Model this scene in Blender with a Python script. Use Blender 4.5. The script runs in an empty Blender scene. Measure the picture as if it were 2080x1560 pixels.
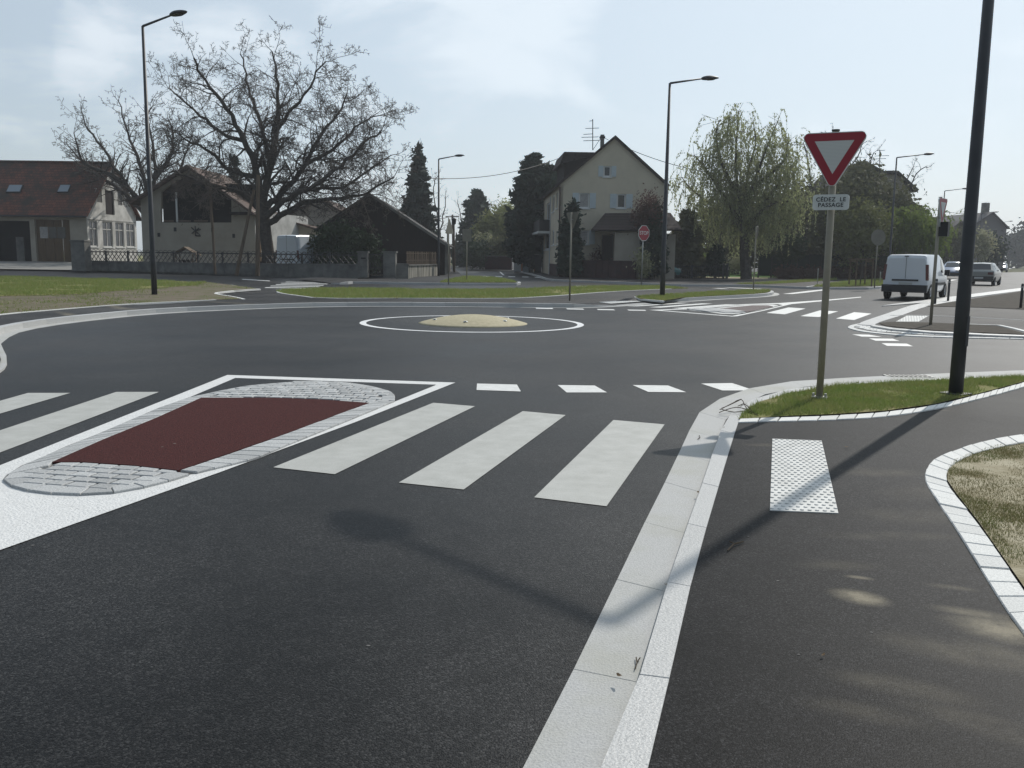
import bpy, math, random
import numpy as np
from mathutils import Vector, Matrix
from mathutils.geometry import tessellate_polygon
rnd = random.Random(7)
rng = np.random.default_rng(7)
C = bpy.context.scene.collection
R = math.radians

# ------------------------------------------------------------------ camera
F_PX, HY, ROLL, CAM_H = 1820.0, 519.0, 0.0125, 1.6      # measured in the 2080 x 1560 photograph
_th = math.atan((780 - HY) / F_PX)
_F = Vector((0, math.cos(_th), -math.sin(_th)))
_R0 = Vector((1, 0, 0)); _U0 = _R0.cross(_F)
_R = math.cos(ROLL) * _R0 + math.sin(ROLL) * _U0
_U = math.cos(ROLL) * _U0 - math.sin(ROLL) * _R0
sc = bpy.context.scene
cam = bpy.data.objects.new('camera', bpy.data.cameras.new('camera')); C.objects.link(cam)
cam.data.sensor_width = 36; cam.data.lens = F_PX / 2080 * 36
cam.data.clip_start = 0.1; cam.data.clip_end = 6000
m = Matrix((_R, _U, -_F)).transposed().to_4x4(); m.translation = (0, 0, CAM_H)
cam.matrix_world = m
sc.camera = cam

# ------------------------------------------------------------------ light and sky
SUN_AZ, SUN_EL = 35.5, 40.5
world = bpy.data.worlds.new('World'); sc.world = world; world.use_nodes = True
nt = world.node_tree; nt.nodes.clear()
def N(tree, typ, **kw):
    n = tree.nodes.new(typ)
    for k, v in kw.items():
        if hasattr(n, k): setattr(n, k, v)
        else: n.inputs[k.replace('_', ' ')].default_value = v
    return n
def math_n(tree, op, a, b=None, c=None, clamp=False):
    n = tree.nodes.new('ShaderNodeMath'); n.operation = op; n.use_clamp = clamp
    for i, v in enumerate((a, b, c)):
        if v is None: continue
        if isinstance(v, (int, float)): n.inputs[i].default_value = v
        else: tree.links.new(v, n.inputs[i])
    return n.outputs[0]
sky = N(nt, 'ShaderNodeTexSky'); sky.sky_type = 'NISHITA'; sky.sun_disc = False
sky.sun_elevation = R(SUN_EL); sky.sun_rotation = R(SUN_AZ)
sky.air_density = 1.0; sky.dust_density = 1.4; sky.ozone_density = 1.0
tc = N(nt, 'ShaderNodeTexCoord')
nrm = N(nt, 'ShaderNodeVectorMath', operation='NORMALIZE'); nt.links.new(tc.outputs['Generated'], nrm.inputs[0])
sep = N(nt, 'ShaderNodeSeparateXYZ'); nt.links.new(nrm.outputs[0], sep.inputs[0])
mp = N(nt, 'ShaderNodeMapping'); mp.inputs['Scale'].default_value = (1.0, 1.0, 2.3); nt.links.new(nrm.outputs[0], mp.inputs[0])
n1 = N(nt, 'ShaderNodeTexNoise', Scale=6.5, Detail=8.0, Roughness=0.52); n1.inputs['Distortion'].default_value = 0.35
nt.links.new(mp.outputs[0], n1.inputs['Vector'])
n2 = N(nt, 'ShaderNodeTexNoise', Scale=2.1, Detail=3.0, Roughness=0.5); nt.links.new(mp.outputs[0], n2.inputs['Vector'])
def pix_dir(x, y):
    return (_F + (x - 1040) / F_PX * _R - (y - 780) / F_PX * _U).normalized()
wob = N(nt, 'ShaderNodeTexNoise', Scale=4.0, Detail=5.0, Roughness=.6); nt.links.new(nrm.outputs[0], wob.inputs['Vector'])
wv_ = N(nt, 'ShaderNodeVectorMath', operation='MULTIPLY_ADD'); nt.links.new(wob.outputs['Color'], wv_.inputs[0]); wv_.inputs[1].default_value = (.34, .34, .24); nt.links.new(nrm.outputs[0], wv_.inputs[2])
wv2 = N(nt, 'ShaderNodeVectorMath', operation='SUBTRACT'); nt.links.new(wv_.outputs[0], wv2.inputs[0]); wv2.inputs[1].default_value = (.17, .17, .12)
wdir = N(nt, 'ShaderNodeVectorMath', operation='NORMALIZE'); nt.links.new(wv2.outputs[0], wdir.inputs[0])
msum = None
for (x, y, rad, w) in ((1060, 50, 3.6, .34), (960, 55, 4.6, .36), (850, 50, 4.4, .30), (720, 110, 6, .26), (860, 150, 5.0, .28), (185, 125, 2.6, .40), (240, 150, 3.4, .30), (90, 190, 4, .24), (40, 240, 5, .26), (1000, 235, 5, .20), (2050, 230, 2.5, .30), (620, 60, 5, .16)):
    d = N(nt, 'ShaderNodeVectorMath', operation='DOT_PRODUCT'); nt.links.new(wdir.outputs[0], d.inputs[0]); d.inputs[1].default_value = pix_dir(x, y)
    mr = N(nt, 'ShaderNodeMapRange', interpolation_type='SMOOTHSTEP'); nt.links.new(d.outputs['Value'], mr.inputs[0])
    mr.inputs[1].default_value = math.cos(R(rad * 1.7)); mr.inputs[2].default_value = math.cos(R(rad * .1)); mr.inputs[3].default_value = 0; mr.inputs[4].default_value = w
    msum = mr.outputs[0] if msum is None else math_n(nt, 'MAXIMUM', msum, mr.outputs[0])
s = math_n(nt, 'MULTIPLY', math_n(nt, 'SUBTRACT', n1.outputs[0], .5), 2.0)
s = math_n(nt, 'ADD', s, msum)
s = math_n(nt, 'ADD', s, math_n(nt, 'MULTIPLY', math_n(nt, 'SUBTRACT', n2.outputs[0], .5), .6))
mr = N(nt, 'ShaderNodeMapRange', interpolation_type='SMOOTHSTEP'); nt.links.new(s, mr.inputs[0])
mr.inputs[1].default_value = .08; mr.inputs[2].default_value = .60; mr.inputs[4].default_value = .56
hz = N(nt, 'ShaderNodeMapRange', interpolation_type='SMOOTHSTEP'); nt.links.new(sep.outputs[2], hz.inputs[0])
hz.inputs[1].default_value = -.02; hz.inputs[2].default_value = .05
cf = math_n(nt, 'MULTIPLY', mr.outputs[0], hz.outputs[0])
mixc = N(nt, 'ShaderNodeMix', data_type='RGBA'); nt.links.new(cf, mixc.inputs['Factor'])
nt.links.new(sky.outputs[0], mixc.inputs['A']); mixc.inputs['B'].default_value = (15.2, 15.1, 15.2, 1)
veil = N(nt, 'ShaderNodeMix', data_type='RGBA'); nt.links.new(mixc.outputs['Result'], veil.inputs['A'])
sdot = N(nt, 'ShaderNodeVectorMath', operation='DOT_PRODUCT'); nt.links.new(nrm.outputs[0], sdot.inputs[0]); sdot.inputs[1].default_value = (math.sin(R(SUN_AZ)) * math.cos(R(SUN_EL)), math.cos(R(SUN_AZ)) * math.cos(R(SUN_EL)), math.sin(R(SUN_EL)))
vf = N(nt, 'ShaderNodeMapRange'); nt.links.new(sdot.outputs['Value'], vf.inputs[0]); vf.inputs[1].default_value = -.2; vf.inputs[2].default_value = 1.0; vf.inputs[3].default_value = .10; vf.inputs[4].default_value = .78   # thin spring haze, stronger towards the sun
nt.links.new(vf.outputs[0], veil.inputs['Factor']); veil.inputs['B'].default_value = (11.4, 13.3, 14.8, 1)
bg = N(nt, 'ShaderNodeBackground'); nt.links.new(veil.outputs['Result'], bg.inputs[0]); bg.inputs[1].default_value = 0.104
wo = N(nt, 'ShaderNodeOutputWorld'); nt.links.new(bg.outputs[0], wo.inputs[0])
sun = bpy.data.objects.new('sun', bpy.data.lights.new('sun', 'SUN')); C.objects.link(sun)
sun.data.energy = 5.0; sun.data.angle = R(.55); sun.data.color = (1, .955, .88)
sd = Vector((math.sin(R(SUN_AZ)) * math.cos(R(SUN_EL)), math.cos(R(SUN_AZ)) * math.cos(R(SUN_EL)), math.sin(R(SUN_EL))))
sun.rotation_euler = sd.to_track_quat('Z', 'Y').to_euler()
sun.location = sd * 100
vs = sc.view_settings
sc.display_settings.display_device = 'sRGB'
vs.view_transform = 'Standard'; vs.look = 'None'; vs.gamma = 1; vs.use_curve_mapping = False; vs.exposure = -0.54

# ------------------------------------------------------------------ measuring helpers
def ray(x, y): return _F + (x - 1040) / F_PX * _R - (y - 780) / F_PX * _U
def G(x, y, z=0.0):                      # ground point seen at a pixel of the photograph
    d = ray(x, y); t = (z - CAM_H) / d.z; p = d * t; return Vector((p.x, p.y, z))
def PD(x, y, D):                         # point seen at a pixel at forward distance D
    d = ray(x, y); p = d * (D / d.y); return Vector((p.x, p.y, p.z + CAM_H))
def HT(gx, gy, px, py, z=0.0):           # height of something standing on ground pixel, top at pixel
    g = G(gx, gy, z); d = ray(px, py); return CAM_H + d.z * (g.y / d.y)
class Plane:                             # vertical plane through two ground points
    def __init__(s, A, B):
        s.A = Vector((A[0], A[1], 0)); s.B = Vector((B[0], B[1], 0)); s.u = (s.B - s.A).normalized(); s.n = Vector((s.u.y, -s.u.x, 0))
        if s.n.dot(-s.A) < 0: s.n = -s.n     # towards the camera
    def uz(s, x, y):
        d = ray(x, y); t = s.n.dot(s.A - Vector((0, 0, 0))) / s.n.dot(d); p = d * t
        return (Vector((p.x, p.y, 0)) - s.A).dot(s.u), p.z + CAM_H
    def P(s, u, z, off=0.0): q = s.A + s.u * u + s.n * off; return Vector((q.x, q.y, z))

# ------------------------------------------------------------------ mesh builder
class MB:
    def __init__(s): s.v = []; s.f = []
    def poly(s, pts):
        i = len(s.v); s.v += [tuple(p) for p in pts]; s.f.append(tuple(range(i, i + len(pts)))); return s
    def hexa(s, b, t):                   # bottom ring, top ring
        n = len(b); i = len(s.v); s.v += [tuple(p) for p in b] + [tuple(p) for p in t]
        s.f.append(tuple(i + k for k in reversed(range(n)))); s.f.append(tuple(i + n + k for k in range(n)))
        for k in range(n): l = (k + 1) % n; s.f.append((i + k, i + l, i + n + l, i + n + k))
        return s
    def box(s, c, d, rz=0.0):
        x, y, z = c; a, b, h = d[0] / 2, d[1] / 2, d[2] / 2; cs, sn = math.cos(rz), math.sin(rz)
        q = [(x + p * cs - r * sn, y + p * sn + r * cs) for p, r in ((-a, -b), (a, -b), (a, b), (-a, b))]
        return s.hexa([(p[0], p[1], z - h) for p in q], [(p[0], p[1], z + h) for p in q])
    def slab(s, pl, u0, u1, z0, z1, o0, o1):   # box on a Plane
        return s.hexa([pl.P(u0, z0, o0), pl.P(u1, z0, o0), pl.P(u1, z0, o1), pl.P(u0, z0, o1)], [pl.P(u0, z1, o0), pl.P(u1, z1, o0), pl.P(u1, z1, o1), pl.P(u0, z1, o1)])
    def tube(s, pts, rad, n=8, caps=True):
        pts = [Vector(p) for p in pts]; rad = rad if isinstance(rad, (list, tuple)) else [rad] * len(pts)
        i0 = len(s.v); ref = Vector((0, 0, 1))
        for k, p in enumerate(pts):
            d = (pts[min(k + 1, len(pts) - 1)] - pts[max(k - 1, 0)]).normalized()
            a = d.cross(ref)
            if a.length < .05: a = d.cross(Vector((1, 0, 0)))
            a.normalize(); b = d.cross(a)
            for j in range(n):
                t = 2 * math.pi * j / n; s.v.append(tuple(p + (a * math.cos(t) + b * math.sin(t)) * rad[k]))
        for k in range(len(pts) - 1):
            for j in range(n):
                l = (j + 1) % n; s.f.append((i0 + k * n + j, i0 + k * n + l, i0 + (k + 1) * n + l, i0 + (k + 1) * n + j))
        if caps:
            s.f.append(tuple(i0 + j for j in reversed(range(n)))); e = i0 + (len(pts) - 1) * n; s.f.append(tuple(e + j for j in range(n)))
        return s
    def lathe(s, prof, n=24, c=(0, 0, 0), axis='z'):
        i0 = len(s.v)
        for (r, z) in prof:
            for j in range(n):
                t = 2 * math.pi * j / n; a, b = r * math.cos(t), r * math.sin(t)
                p = (a, b, z) if axis == 'z' else (a, z, b)
                s.v.append((c[0] + p[0], c[1] + p[1], c[2] + p[2]))
        for k in range(len(prof) - 1):
            for j in range(n):
                l = (j + 1) % n; s.f.append((i0 + k * n + j, i0 + k * n + l, i0 + (k + 1) * n + l, i0 + (k + 1) * n + j))
        return s
    def flat(s, pts):                    # any simple polygon, tessellated
        pts = [Vector(p) for p in pts]; i = len(s.v); s.v += [tuple(p) for p in pts]
        for t in tessellate_polygon([[Vector((p.x, p.y, 0)) for p in pts]]):
            a, b, c = pts[t[0]], pts[t[1]], pts[t[2]]
            if (b - a).cross(c - a).z < 0: t = (t[0], t[2], t[1])
            s.f.append((i + t[0], i + t[1], i + t[2]))
        return s
    def thick(s, pts, h):                # polygon plate, top at the points, h downwards
        pts = [Vector(p) for p in pts]; s.flat(pts); i = len(s.v); n = len(pts)
        s.v += [tuple(p) for p in pts] + [(p.x, p.y, p.z - h) for p in pts]
        ar = sum(pts[k].x * pts[(k + 1) % n].y - pts[(k + 1) % n].x * pts[k].y for k in range(n))
        for k in range(n):
            l = (k + 1) % n; q = (i + k, i + n + k, i + n + l, i + l)
            s.f.append(q if ar > 0 else tuple(reversed(q)))
        return s
WORLD = {}
def link(name, me, mat=None, parent=None):
    o = bpy.data.objects.new(name, me); C.objects.link(o)
    if mat is not None and not me.materials: me.materials.append(mat)
    if parent is not None: o.parent = parent
    return o
def obj(name, mb, mat, parent=None, smooth=False, local=False):
    me = bpy.data.meshes.new(name)
    off = WORLD.get(parent.name) if parent is not None and not local else None
    v = mb.v if off is None else [(p[0] - off[0], p[1] - off[1], p[2] - off[2]) for p in mb.v]
    me.from_pydata(v, [], mb.f); me.update()
    if smooth: me.polygons.foreach_set('use_smooth', [True] * len(me.polygons))
    o = link(name, me, mat, parent)
    if parent is not None and parent.name in WORLD: WORLD[o.name] = WORLD[parent.name]
    return o
def np_obj(name, V, Fc, mat, parent=None, k=4):
    V = np.asarray(V, dtype=np.float32).reshape(-1, 3); Fc = np.asarray(Fc, dtype=np.int32).reshape(-1, k)
    if parent is not None and parent.name in WORLD: V = V - np.array(WORLD[parent.name], dtype=np.float32)
    me = bpy.data.meshes.new(name); me.vertices.add(len(V)); me.vertices.foreach_set('co', V.ravel())
    me.loops.add(Fc.size); me.loops.foreach_set('vertex_index', Fc.ravel())
    me.polygons.add(len(Fc)); me.polygons.foreach_set('loop_start', np.arange(0, Fc.size, k, dtype=np.int32))
    me.polygons.foreach_set('loop_total', np.full(len(Fc), k, dtype=np.int32)); me.update(calc_edges=True)
    return link(name, me, mat, parent)
def tag(o, label=None, cat=None, group=None, kind=None):
    for k, v in (('label', label), ('category', cat), ('group', group), ('kind', kind)):
        if v: o[k] = v
    return o
def thing(name, label, cat, loc=(0, 0, 0), rz=0.0, group=None, worldbuilt=False):
    o = bpy.data.objects.new(name, None); C.objects.link(o); o.location = loc; o.rotation_euler = (0, 0, rz); o.empty_display_size = .2
    if worldbuilt: WORLD[o.name] = tuple(loc)
    return tag(o, label, cat, group)
def structure(name, mb, mat): return tag(obj(name, mb, mat), kind='structure')
def copy_tree(o, parent=None):
    c = o.copy(); C.objects.link(c); c.parent = parent
    for ch in list(o.children): copy_tree(ch, c)
    return c

def resample(pts, step=None, n=None, smooth=True):
    pts = [Vector(p) for p in pts]
    if smooth and len(pts) > 2:
        q = []
        for i in range(len(pts) - 1):
            p0 = pts[max(i - 1, 0)]; p1 = pts[i]; p2 = pts[i + 1]; p3 = pts[min(i + 2, len(pts) - 1)]
            for k in range(10):
                t = k / 10; q.append(.5 * ((2 * p1) + (p2 - p0) * t + (2 * p0 - 5 * p1 + 4 * p2 - p3) * t * t + (3 * p1 - p0 - 3 * p2 + p3) * t ** 3))
        q.append(pts[-1]); pts = q
    L = [0.0]
    for a, b in zip(pts, pts[1:]): L.append(L[-1] + (b - a).length)
    if n is None: n = max(1, round(L[-1] / step))
    out = []; k = 0
    for i in range(n + 1):
        s_ = L[-1] * i / n
        while k < len(L) - 2 and L[k + 1] < s_: k += 1
        t = (s_ - L[k]) / max(1e-9, L[k + 1] - L[k]); out.append(pts[k].lerp(pts[k + 1], t))
    return out
def normals2(path):
    out = []
    for i in range(len(path)):
        d = path[min(i + 1, len(path) - 1)] - path[max(i - 1, 0)]; d.z = 0; d.normalize(); out.append(Vector((-d.y, d.x, 0)))
    return out
def inside(p, poly):
    c = False; n = len(poly); j = n - 1
    for i in range(n):
        a, b = poly[i], poly[j]
        if (a[1] > p[1]) != (b[1] > p[1]) and p[0] < (b[0] - a[0]) * (p[1] - a[1]) / (b[1] - a[1]) + a[0]: c = not c
        j = i
    return c

# ------------------------------------------------------------------ materials
def mat(name, col, rough=.8, spec=.3, col2=None, scale=3.0, detail=5.0, lo=.35, hi=.65, bump=0.0, bscale=None, metal=0.0, trans=0.0, emit=None, obj_space=False, stretch=None, rnd_amt=0.0):
    m = bpy.data.materials.new(name); m.use_nodes = True; t = m.node_tree; b = t.nodes['Principled BSDF']
    b.inputs['Roughness'].default_value = rough; b.inputs['Specular IOR Level'].default_value = spec; b.inputs['Metallic'].default_value = metal
    b.inputs['Base Color'].default_value = (*col, 1)
    if obj_space:
        src = N(t, 'ShaderNodeTexCoord').outputs['Object']
    else:
        src = N(t, 'ShaderNodeNewGeometry').outputs['Position']
    if stretch:
        q = N(t, 'ShaderNodeMapping'); q.inputs['Scale'].default_value = stretch; t.links.new(src, q.inputs[0]); src = q.outputs[0]
    out = None
    if col2:
        n = N(t, 'ShaderNodeTexNoise', Scale=scale, Detail=detail, Roughness=.6); t.links.new(src, n.inputs['Vector'])
        r = N(t, 'ShaderNodeMapRange'); t.links.new(n.outputs[0], r.inputs[0]); r.inputs[1].default_value = lo; r.inputs[2].default_value = hi
        x = N(t, 'ShaderNodeMix', data_type='RGBA'); t.links.new(r.outputs[0], x.inputs['Factor']); x.inputs['A'].default_value = (*col, 1); x.inputs['B'].default_value = (*col2, 1)
        out = x.outputs['Result']
    if rnd_amt:
        oi = N(t, 'ShaderNodeObjectInfo'); hv = N(t, 'ShaderNodeHueSaturation'); 
        v = math_n(t, 'ADD', math_n(t, 'MULTIPLY', oi.outputs['Random'], 2 * rnd_amt), 1 - rnd_amt); t.links.new(v, hv.inputs['Value'])
        if out is not None: t.links.new(out, hv.inputs['Color'])
        else: hv.inputs['Color'].default_value = (*col, 1)
        out = hv.outputs[0]
    if out is not None: t.links.new(out, b.inputs['Base Color'])
    if bump:
        n = N(t, 'ShaderNodeTexNoise', Scale=bscale or scale * 8, Detail=4.0); t.links.new(src, n.inputs['Vector'])
        q = N(t, 'ShaderNodeBump', Strength=bump, Distance=.02); t.links.new(n.outputs[0], q.inputs['Height']); t.links.new(q.outputs[0], b.inputs['Normal'])
    if trans:
        tr = N(t, 'ShaderNodeBsdfTranslucent'); ms = N(t, 'ShaderNodeMixShader'); ms.inputs[0].default_value = trans
        if out is not None: t.links.new(out, tr.inputs[0])
        else: tr.inputs[0].default_value = (*col, 1)
        t.links.new(b.outputs[0], ms.inputs[1]); t.links.new(tr.outputs[0], ms.inputs[2]); t.links.new(ms.outputs[0], t.nodes['Material Output'].inputs[0])
    return m

def asphalt(name, base, light, stains=(), rough=.62, dust=(.21, .185, .135), grain=140.0, spec=.12, bmp=.45):
    m = bpy.data.materials.new(name); m.use_nodes = True; t = m.node_tree; b = t.nodes['Principled BSDF']
    src = N(t, 'ShaderNodeNewGeometry').outputs['Position']
    g1 = N(t, 'ShaderNodeTexVoronoi', Scale=grain); t.links.new(src, g1.inputs['Vector'])
    g2 = N(t, 'ShaderNodeTexNoise', Scale=grain * .55, Detail=4.0, Roughness=.7); t.links.new(src, g2.inputs['Vector'])
    g3 = N(t, 'ShaderNodeTexNoise', Scale=.55, Detail=6.0, Roughness=.55); t.links.new(src, g3.inputs['Vector'])
    g4 = N(t, 'ShaderNodeTexNoise', Scale=6.0, Detail=5.0, Roughness=.65); t.links.new(src, g4.inputs['Vector'])
    sx = N(t, 'ShaderNodeSeparateColor'); t.links.new(g1.outputs['Color'], sx.inputs[0])
    stone = math_n(t, 'POWER', sx.outputs[0], 4.0)                     # each grain of aggregate has its own tone
    f = math_n(t, 'ADD', math_n(t, 'MULTIPLY', stone, .75), math_n(t, 'MULTIPLY', math_n(t, 'SUBTRACT', g2.outputs[0], .38), .9), clamp=True)
    g5 = N(t, 'ShaderNodeTexNoise', Scale=.16, Detail=3.0, Roughness=.5); t.links.new(src, g5.inputs['Vector'])
    x = N(t, 'ShaderNodeMix', data_type='RGBA'); t.links.new(f, x.inputs['Factor']); x.inputs['A'].default_value = (*base, 1); x.inputs['B'].default_value = (*light, 1)
    big = math_n(t, 'ADD', math_n(t, 'MULTIPLY', math_n(t, 'SUBTRACT', g3.outputs[0], .5), 2.6), math_n(t, 'MULTIPLY', math_n(t, 'SUBTRACT', g4.outputs[0], .5), .9))
    big = math_n(t, 'MAXIMUM', math_n(t, 'ADD', math_n(t, 'ADD', big, math_n(t, 'MULTIPLY', math_n(t, 'SUBTRACT', g5.outputs[0], .5), 2.4)), 1.0), .3)
    hv = N(t, 'ShaderNodeHueSaturation'); t.links.new(big, hv.inputs['Value']); t.links.new(x.outputs['Result'], hv.inputs['Color'])
    col = hv.outputs[0]
    if stains:
        acc = None
        mpd = N(t, 'ShaderNodeTexNoise', Scale=2.3, Detail=6.0, Roughness=.7); t.links.new(src, mpd.inputs['Vector'])
        for (cx, cy, rx, ry, a, w) in stains:
            q = N(t, 'ShaderNodeMapping', vector_type='TEXTURE'); q.inputs['Location'].default_value = (cx, cy, 0); q.inputs['Rotation'].default_value = (0, 0, a); q.inputs['Scale'].default_value = (rx, ry, 1000)
            t.links.new(src, q.inputs[0]); l = N(t, 'ShaderNodeVectorMath', operation='LENGTH'); t.links.new(q.outputs[0], l.inputs[0])
            r = N(t, 'ShaderNodeMapRange', interpolation_type='SMOOTHSTEP'); t.links.new(l.outputs['Value'], r.inputs[0]); r.inputs[1].default_value = 1.0; r.inputs[2].default_value = .1; r.inputs[3].default_value = 0; r.inputs[4].default_value = w
            acc = r.outputs[0] if acc is None else math_n(t, 'MAXIMUM', acc, r.outputs[0])
        k = math_n(t, 'MULTIPLY', acc, math_n(t, 'MULTIPLY', math_n(t, 'SUBTRACT', mpd.outputs[0], .32), 3.4, clamp=True), clamp=True)
        k = math_n(t, 'MULTIPLY', k, math_n(t, 'ADD', .45, g2.outputs[0]), clamp=True)
        x2 = N(t, 'ShaderNodeMix', data_type='RGBA'); t.links.new(k, x2.inputs['Factor']); t.links.new(col, x2.inputs['A']); x2.inputs['B'].default_value = (*dust, 1); col = x2.outputs['Result']
    t.links.new(col, b.inputs['Base Color'])
    b.inputs['Specular IOR Level'].default_value = spec
    rr = math_n(t, 'ADD', rough, math_n(t, 'MULTIPLY', math_n(t, 'SUBTRACT', g3.outputs[0], .5), .25)); t.links.new(rr, b.inputs['Roughness'])
    bp = N(t, 'ShaderNodeBump', Strength=bmp, Distance=.004)
    hsum = math_n(t, 'SUBTRACT', math_n(t, 'MULTIPLY', g2.outputs[0], .12), g1.outputs['Distance']); t.links.new(hsum, bp.inputs['Height']); t.links.new(bp.outputs[0], b.inputs['Normal'])
    return m
def granite(name, col, dark, grain=160.0, stain=None, joint=0.0, rough=.75, rnd_amt=.06):
    m = mat(name, col, rough, .35, dark, grain, 3.0, .42, .72, bump=.25, bscale=grain * .7, rnd_amt=rnd_amt)
    if stain:
        t = m.node_tree; b = t.nodes['Principled BSDF']; l = b.inputs['Base Color'].links[0]; src = l.from_socket
        g = N(t, 'ShaderNodeNewGeometry'); n = N(t, 'ShaderNodeTexNoise', Scale=1.7, Detail=5.0, Roughness=.6); t.links.new(g.outputs['Position'], n.inputs['Vector'])
        r = N(t, 'ShaderNodeMapRange'); t.links.new(n.outputs[0], r.inputs[0]); r.inputs[1].default_value = .45; r.inputs[2].default_value = .75; r.inputs[4].default_value = .7
        x = N(t, 'ShaderNodeMix', data_type='RGBA'); t.links.new(r.outputs[0], x.inputs['Factor']); t.links.new(src, x.inputs['A']); x.inputs['B'].default_value = (*stain, 1); t.links.new(x.outputs['Result'], b.inputs['Base Color'])
    return m
def Gst(x, y, rx, ry, a, w, z=.03): p = G(x, y, z); return (p.x, p.y, rx, ry, a, w)
M = {}
M['road'] = asphalt('road_asphalt', (.0045, .0045, .0047), (.070, .069, .068), rough=.48)
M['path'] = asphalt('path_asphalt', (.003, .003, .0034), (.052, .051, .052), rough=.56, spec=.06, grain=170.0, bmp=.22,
    stains=[Gst(1745, 1215, .17, .12, R(-35), 1.6), Gst(1745, 1175, .09, .035, R(-20), .9), Gst(2062, 1285, .34, .20, R(-25), 1.4), Gst(1990, 1330, .5, .2, R(-25), .35), Gst(1930, 1195, .16, .05, R(-20), .4), Gst(1860, 1050, .5, .25, 0, .15),
            Gst(1990, 1250, .26, .08, R(-25), .8), Gst(1840, 1400, .35, .12, R(-25), .24), Gst(1760, 1450, .3, .1, R(-20), .18), Gst(1700, 1150, .3, .12, 0, .15), Gst(1900, 1000, .6, .3, R(20), .14), Gst(2020, 1480, .4, .12, R(-35), .25), Gst(1560, 905, .3, .1, 0, .3), Gst(1890, 832, .3, .05, R(-30), .5), Gst(1780, 960, .5, .2, 0, .22), Gst(1800, 1090, .5, .12, 0, .3)])
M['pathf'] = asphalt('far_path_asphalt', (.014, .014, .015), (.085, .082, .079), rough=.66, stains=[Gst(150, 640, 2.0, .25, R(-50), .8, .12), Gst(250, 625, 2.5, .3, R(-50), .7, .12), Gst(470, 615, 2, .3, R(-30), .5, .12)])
M['white'] = mat('road_paint', (.66, .66, .64), .55, .5, (.54, .54, .52), 9, 6, .35, .75, bump=.2, bscale=140)
M['cream'] = mat('worn_road_paint', (.43, .43, .405), .6, .4, (.35, .35, .325), 5, 7, .3, .7, bump=.2, bscale=140)
def worn(m_, amt=.62, s1=55, s2=3.0):
    t = m_.node_tree; b = t.nodes['Principled BSDF']; src = b.inputs['Base Color'].links[0].from_socket; g = N(t, 'ShaderNodeNewGeometry')
    a = N(t, 'ShaderNodeTexNoise', Scale=s1, Detail=6.0, Roughness=.7); t.links.new(g.outputs['Position'], a.inputs['Vector']); c = N(t, 'ShaderNodeTexNoise', Scale=s2, Detail=5.0, Roughness=.6); t.links.new(g.outputs['Position'], c.inputs['Vector'])
    v = math_n(t, 'ADD', a.outputs[0], math_n(t, 'MULTIPLY', math_n(t, 'SUBTRACT', c.outputs[0], .5), .55)); r = N(t, 'ShaderNodeMapRange'); t.links.new(v, r.inputs[0]); r.inputs[1].default_value = amt; r.inputs[2].default_value = amt + .12; r.inputs[4].default_value = .75
    x = N(t, 'ShaderNodeMix', data_type='RGBA'); t.links.new(r.outputs[0], x.inputs['Factor']); t.links.new(src, x.inputs['A']); x.inputs['B'].default_value = (.10, .10, .10, 1); t.links.new(x.outputs['Result'], b.inputs['Base Color'])
worn(M['white'], .66); worn(M['cream'], .65)
M['apron'] = mat('island_concrete_paint', (.64, .64, .63), .7, .35, (.54, .54, .53), 14, 8, .45, .85, bump=.5, bscale=60)
worn(M['apron'], .64, 40)
M['red'] = mat('red_tarmac', (.100, .036, .034), .9, .05, (.048, .022, .022), 60, 10, .3, .65, bump=.7, bscale=150)
M['brown'] = mat('faded_red_tarmac', (.15, .12, .115), .85, .25, (.11, .09, .088), 30, 6, bump=.3)
M['sett'] = granite('granite_sett', (.42, .425, .42), (.25, .255, .26), 90, rnd_amt=.16)
M['settw'] = granite('pale_granite_sett', (.66, .66, .635), (.45, .45, .44), 120, rnd_amt=.08)
M['joint'] = mat('joint_mortar', (.22, .215, .205), .95, .1, (.14, .135, .13), 20)
M['kerb'] = granite('kerb_granite', (.49, .487, .475), (.29, .29, .285), 130, rough=.42)
M['gutter'] = granite('gutter_granite', (.43, .43, .42), (.32, .32, .315), 140, stain=(.33, .325, .27), rnd_amt=.01)
M['lampm'] = mat('lamp_coating', (.030, .032, .036), .5, .4, (.04, .042, .046), 4)
M['sandy'] = mat('sand_dome', (.44, .39, .265), .8, .25, (.36, .32, .21), 12, 8, bump=.4, bscale=50)
M['steel'] = mat('galvanised_steel', (.42, .42, .40), .45, .5, (.34, .34, .32), 6, metal=.4)
M['beige'] = mat('sign_post_coating', (.30, .275, .215), .55, .4, (.25, .23, .18), 5)
M['dark'] = mat('black_plastic', (.015, .015, .017), .5, .4)
M['black'] = mat('sign_black', (.012, .012, .014), .6, .3)
M['signred'] = mat('sign_red', (.30, .020, .035), .45, .4)
M['signwhite'] = mat('sign_white', (.60, .62, .60), .5, .4)
M['glass'] = mat('window_glass', (.02, .024, .03), .06, .6)
M['tyre'] = mat('tyre_rubber', (.012, .012, .012), .85, .2)
M['wood'] = mat('weathered_wood', (.16, .12, .085), .85, .2, (.10, .075, .055), 10, bump=.3, stretch=(1, 1, .1))
M['darkwood'] = mat('dark_boards', (.028, .020, .018), .85, .15, (.016, .012, .012), 6, bump=.3, stretch=(4, 4, .4))
M['soil'] = mat('bare_soil', (.15, .125, .095), .95, .1, (.09, .10, .04), 1.6, 8, .45, .7, bump=.6, bscale=25)
M['sand'] = mat('sandy_soil', (.40, .36, .265), .95, .1, (.20, .17, .10), 3, 10, .38, .66, bump=.6, bscale=40)
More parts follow.
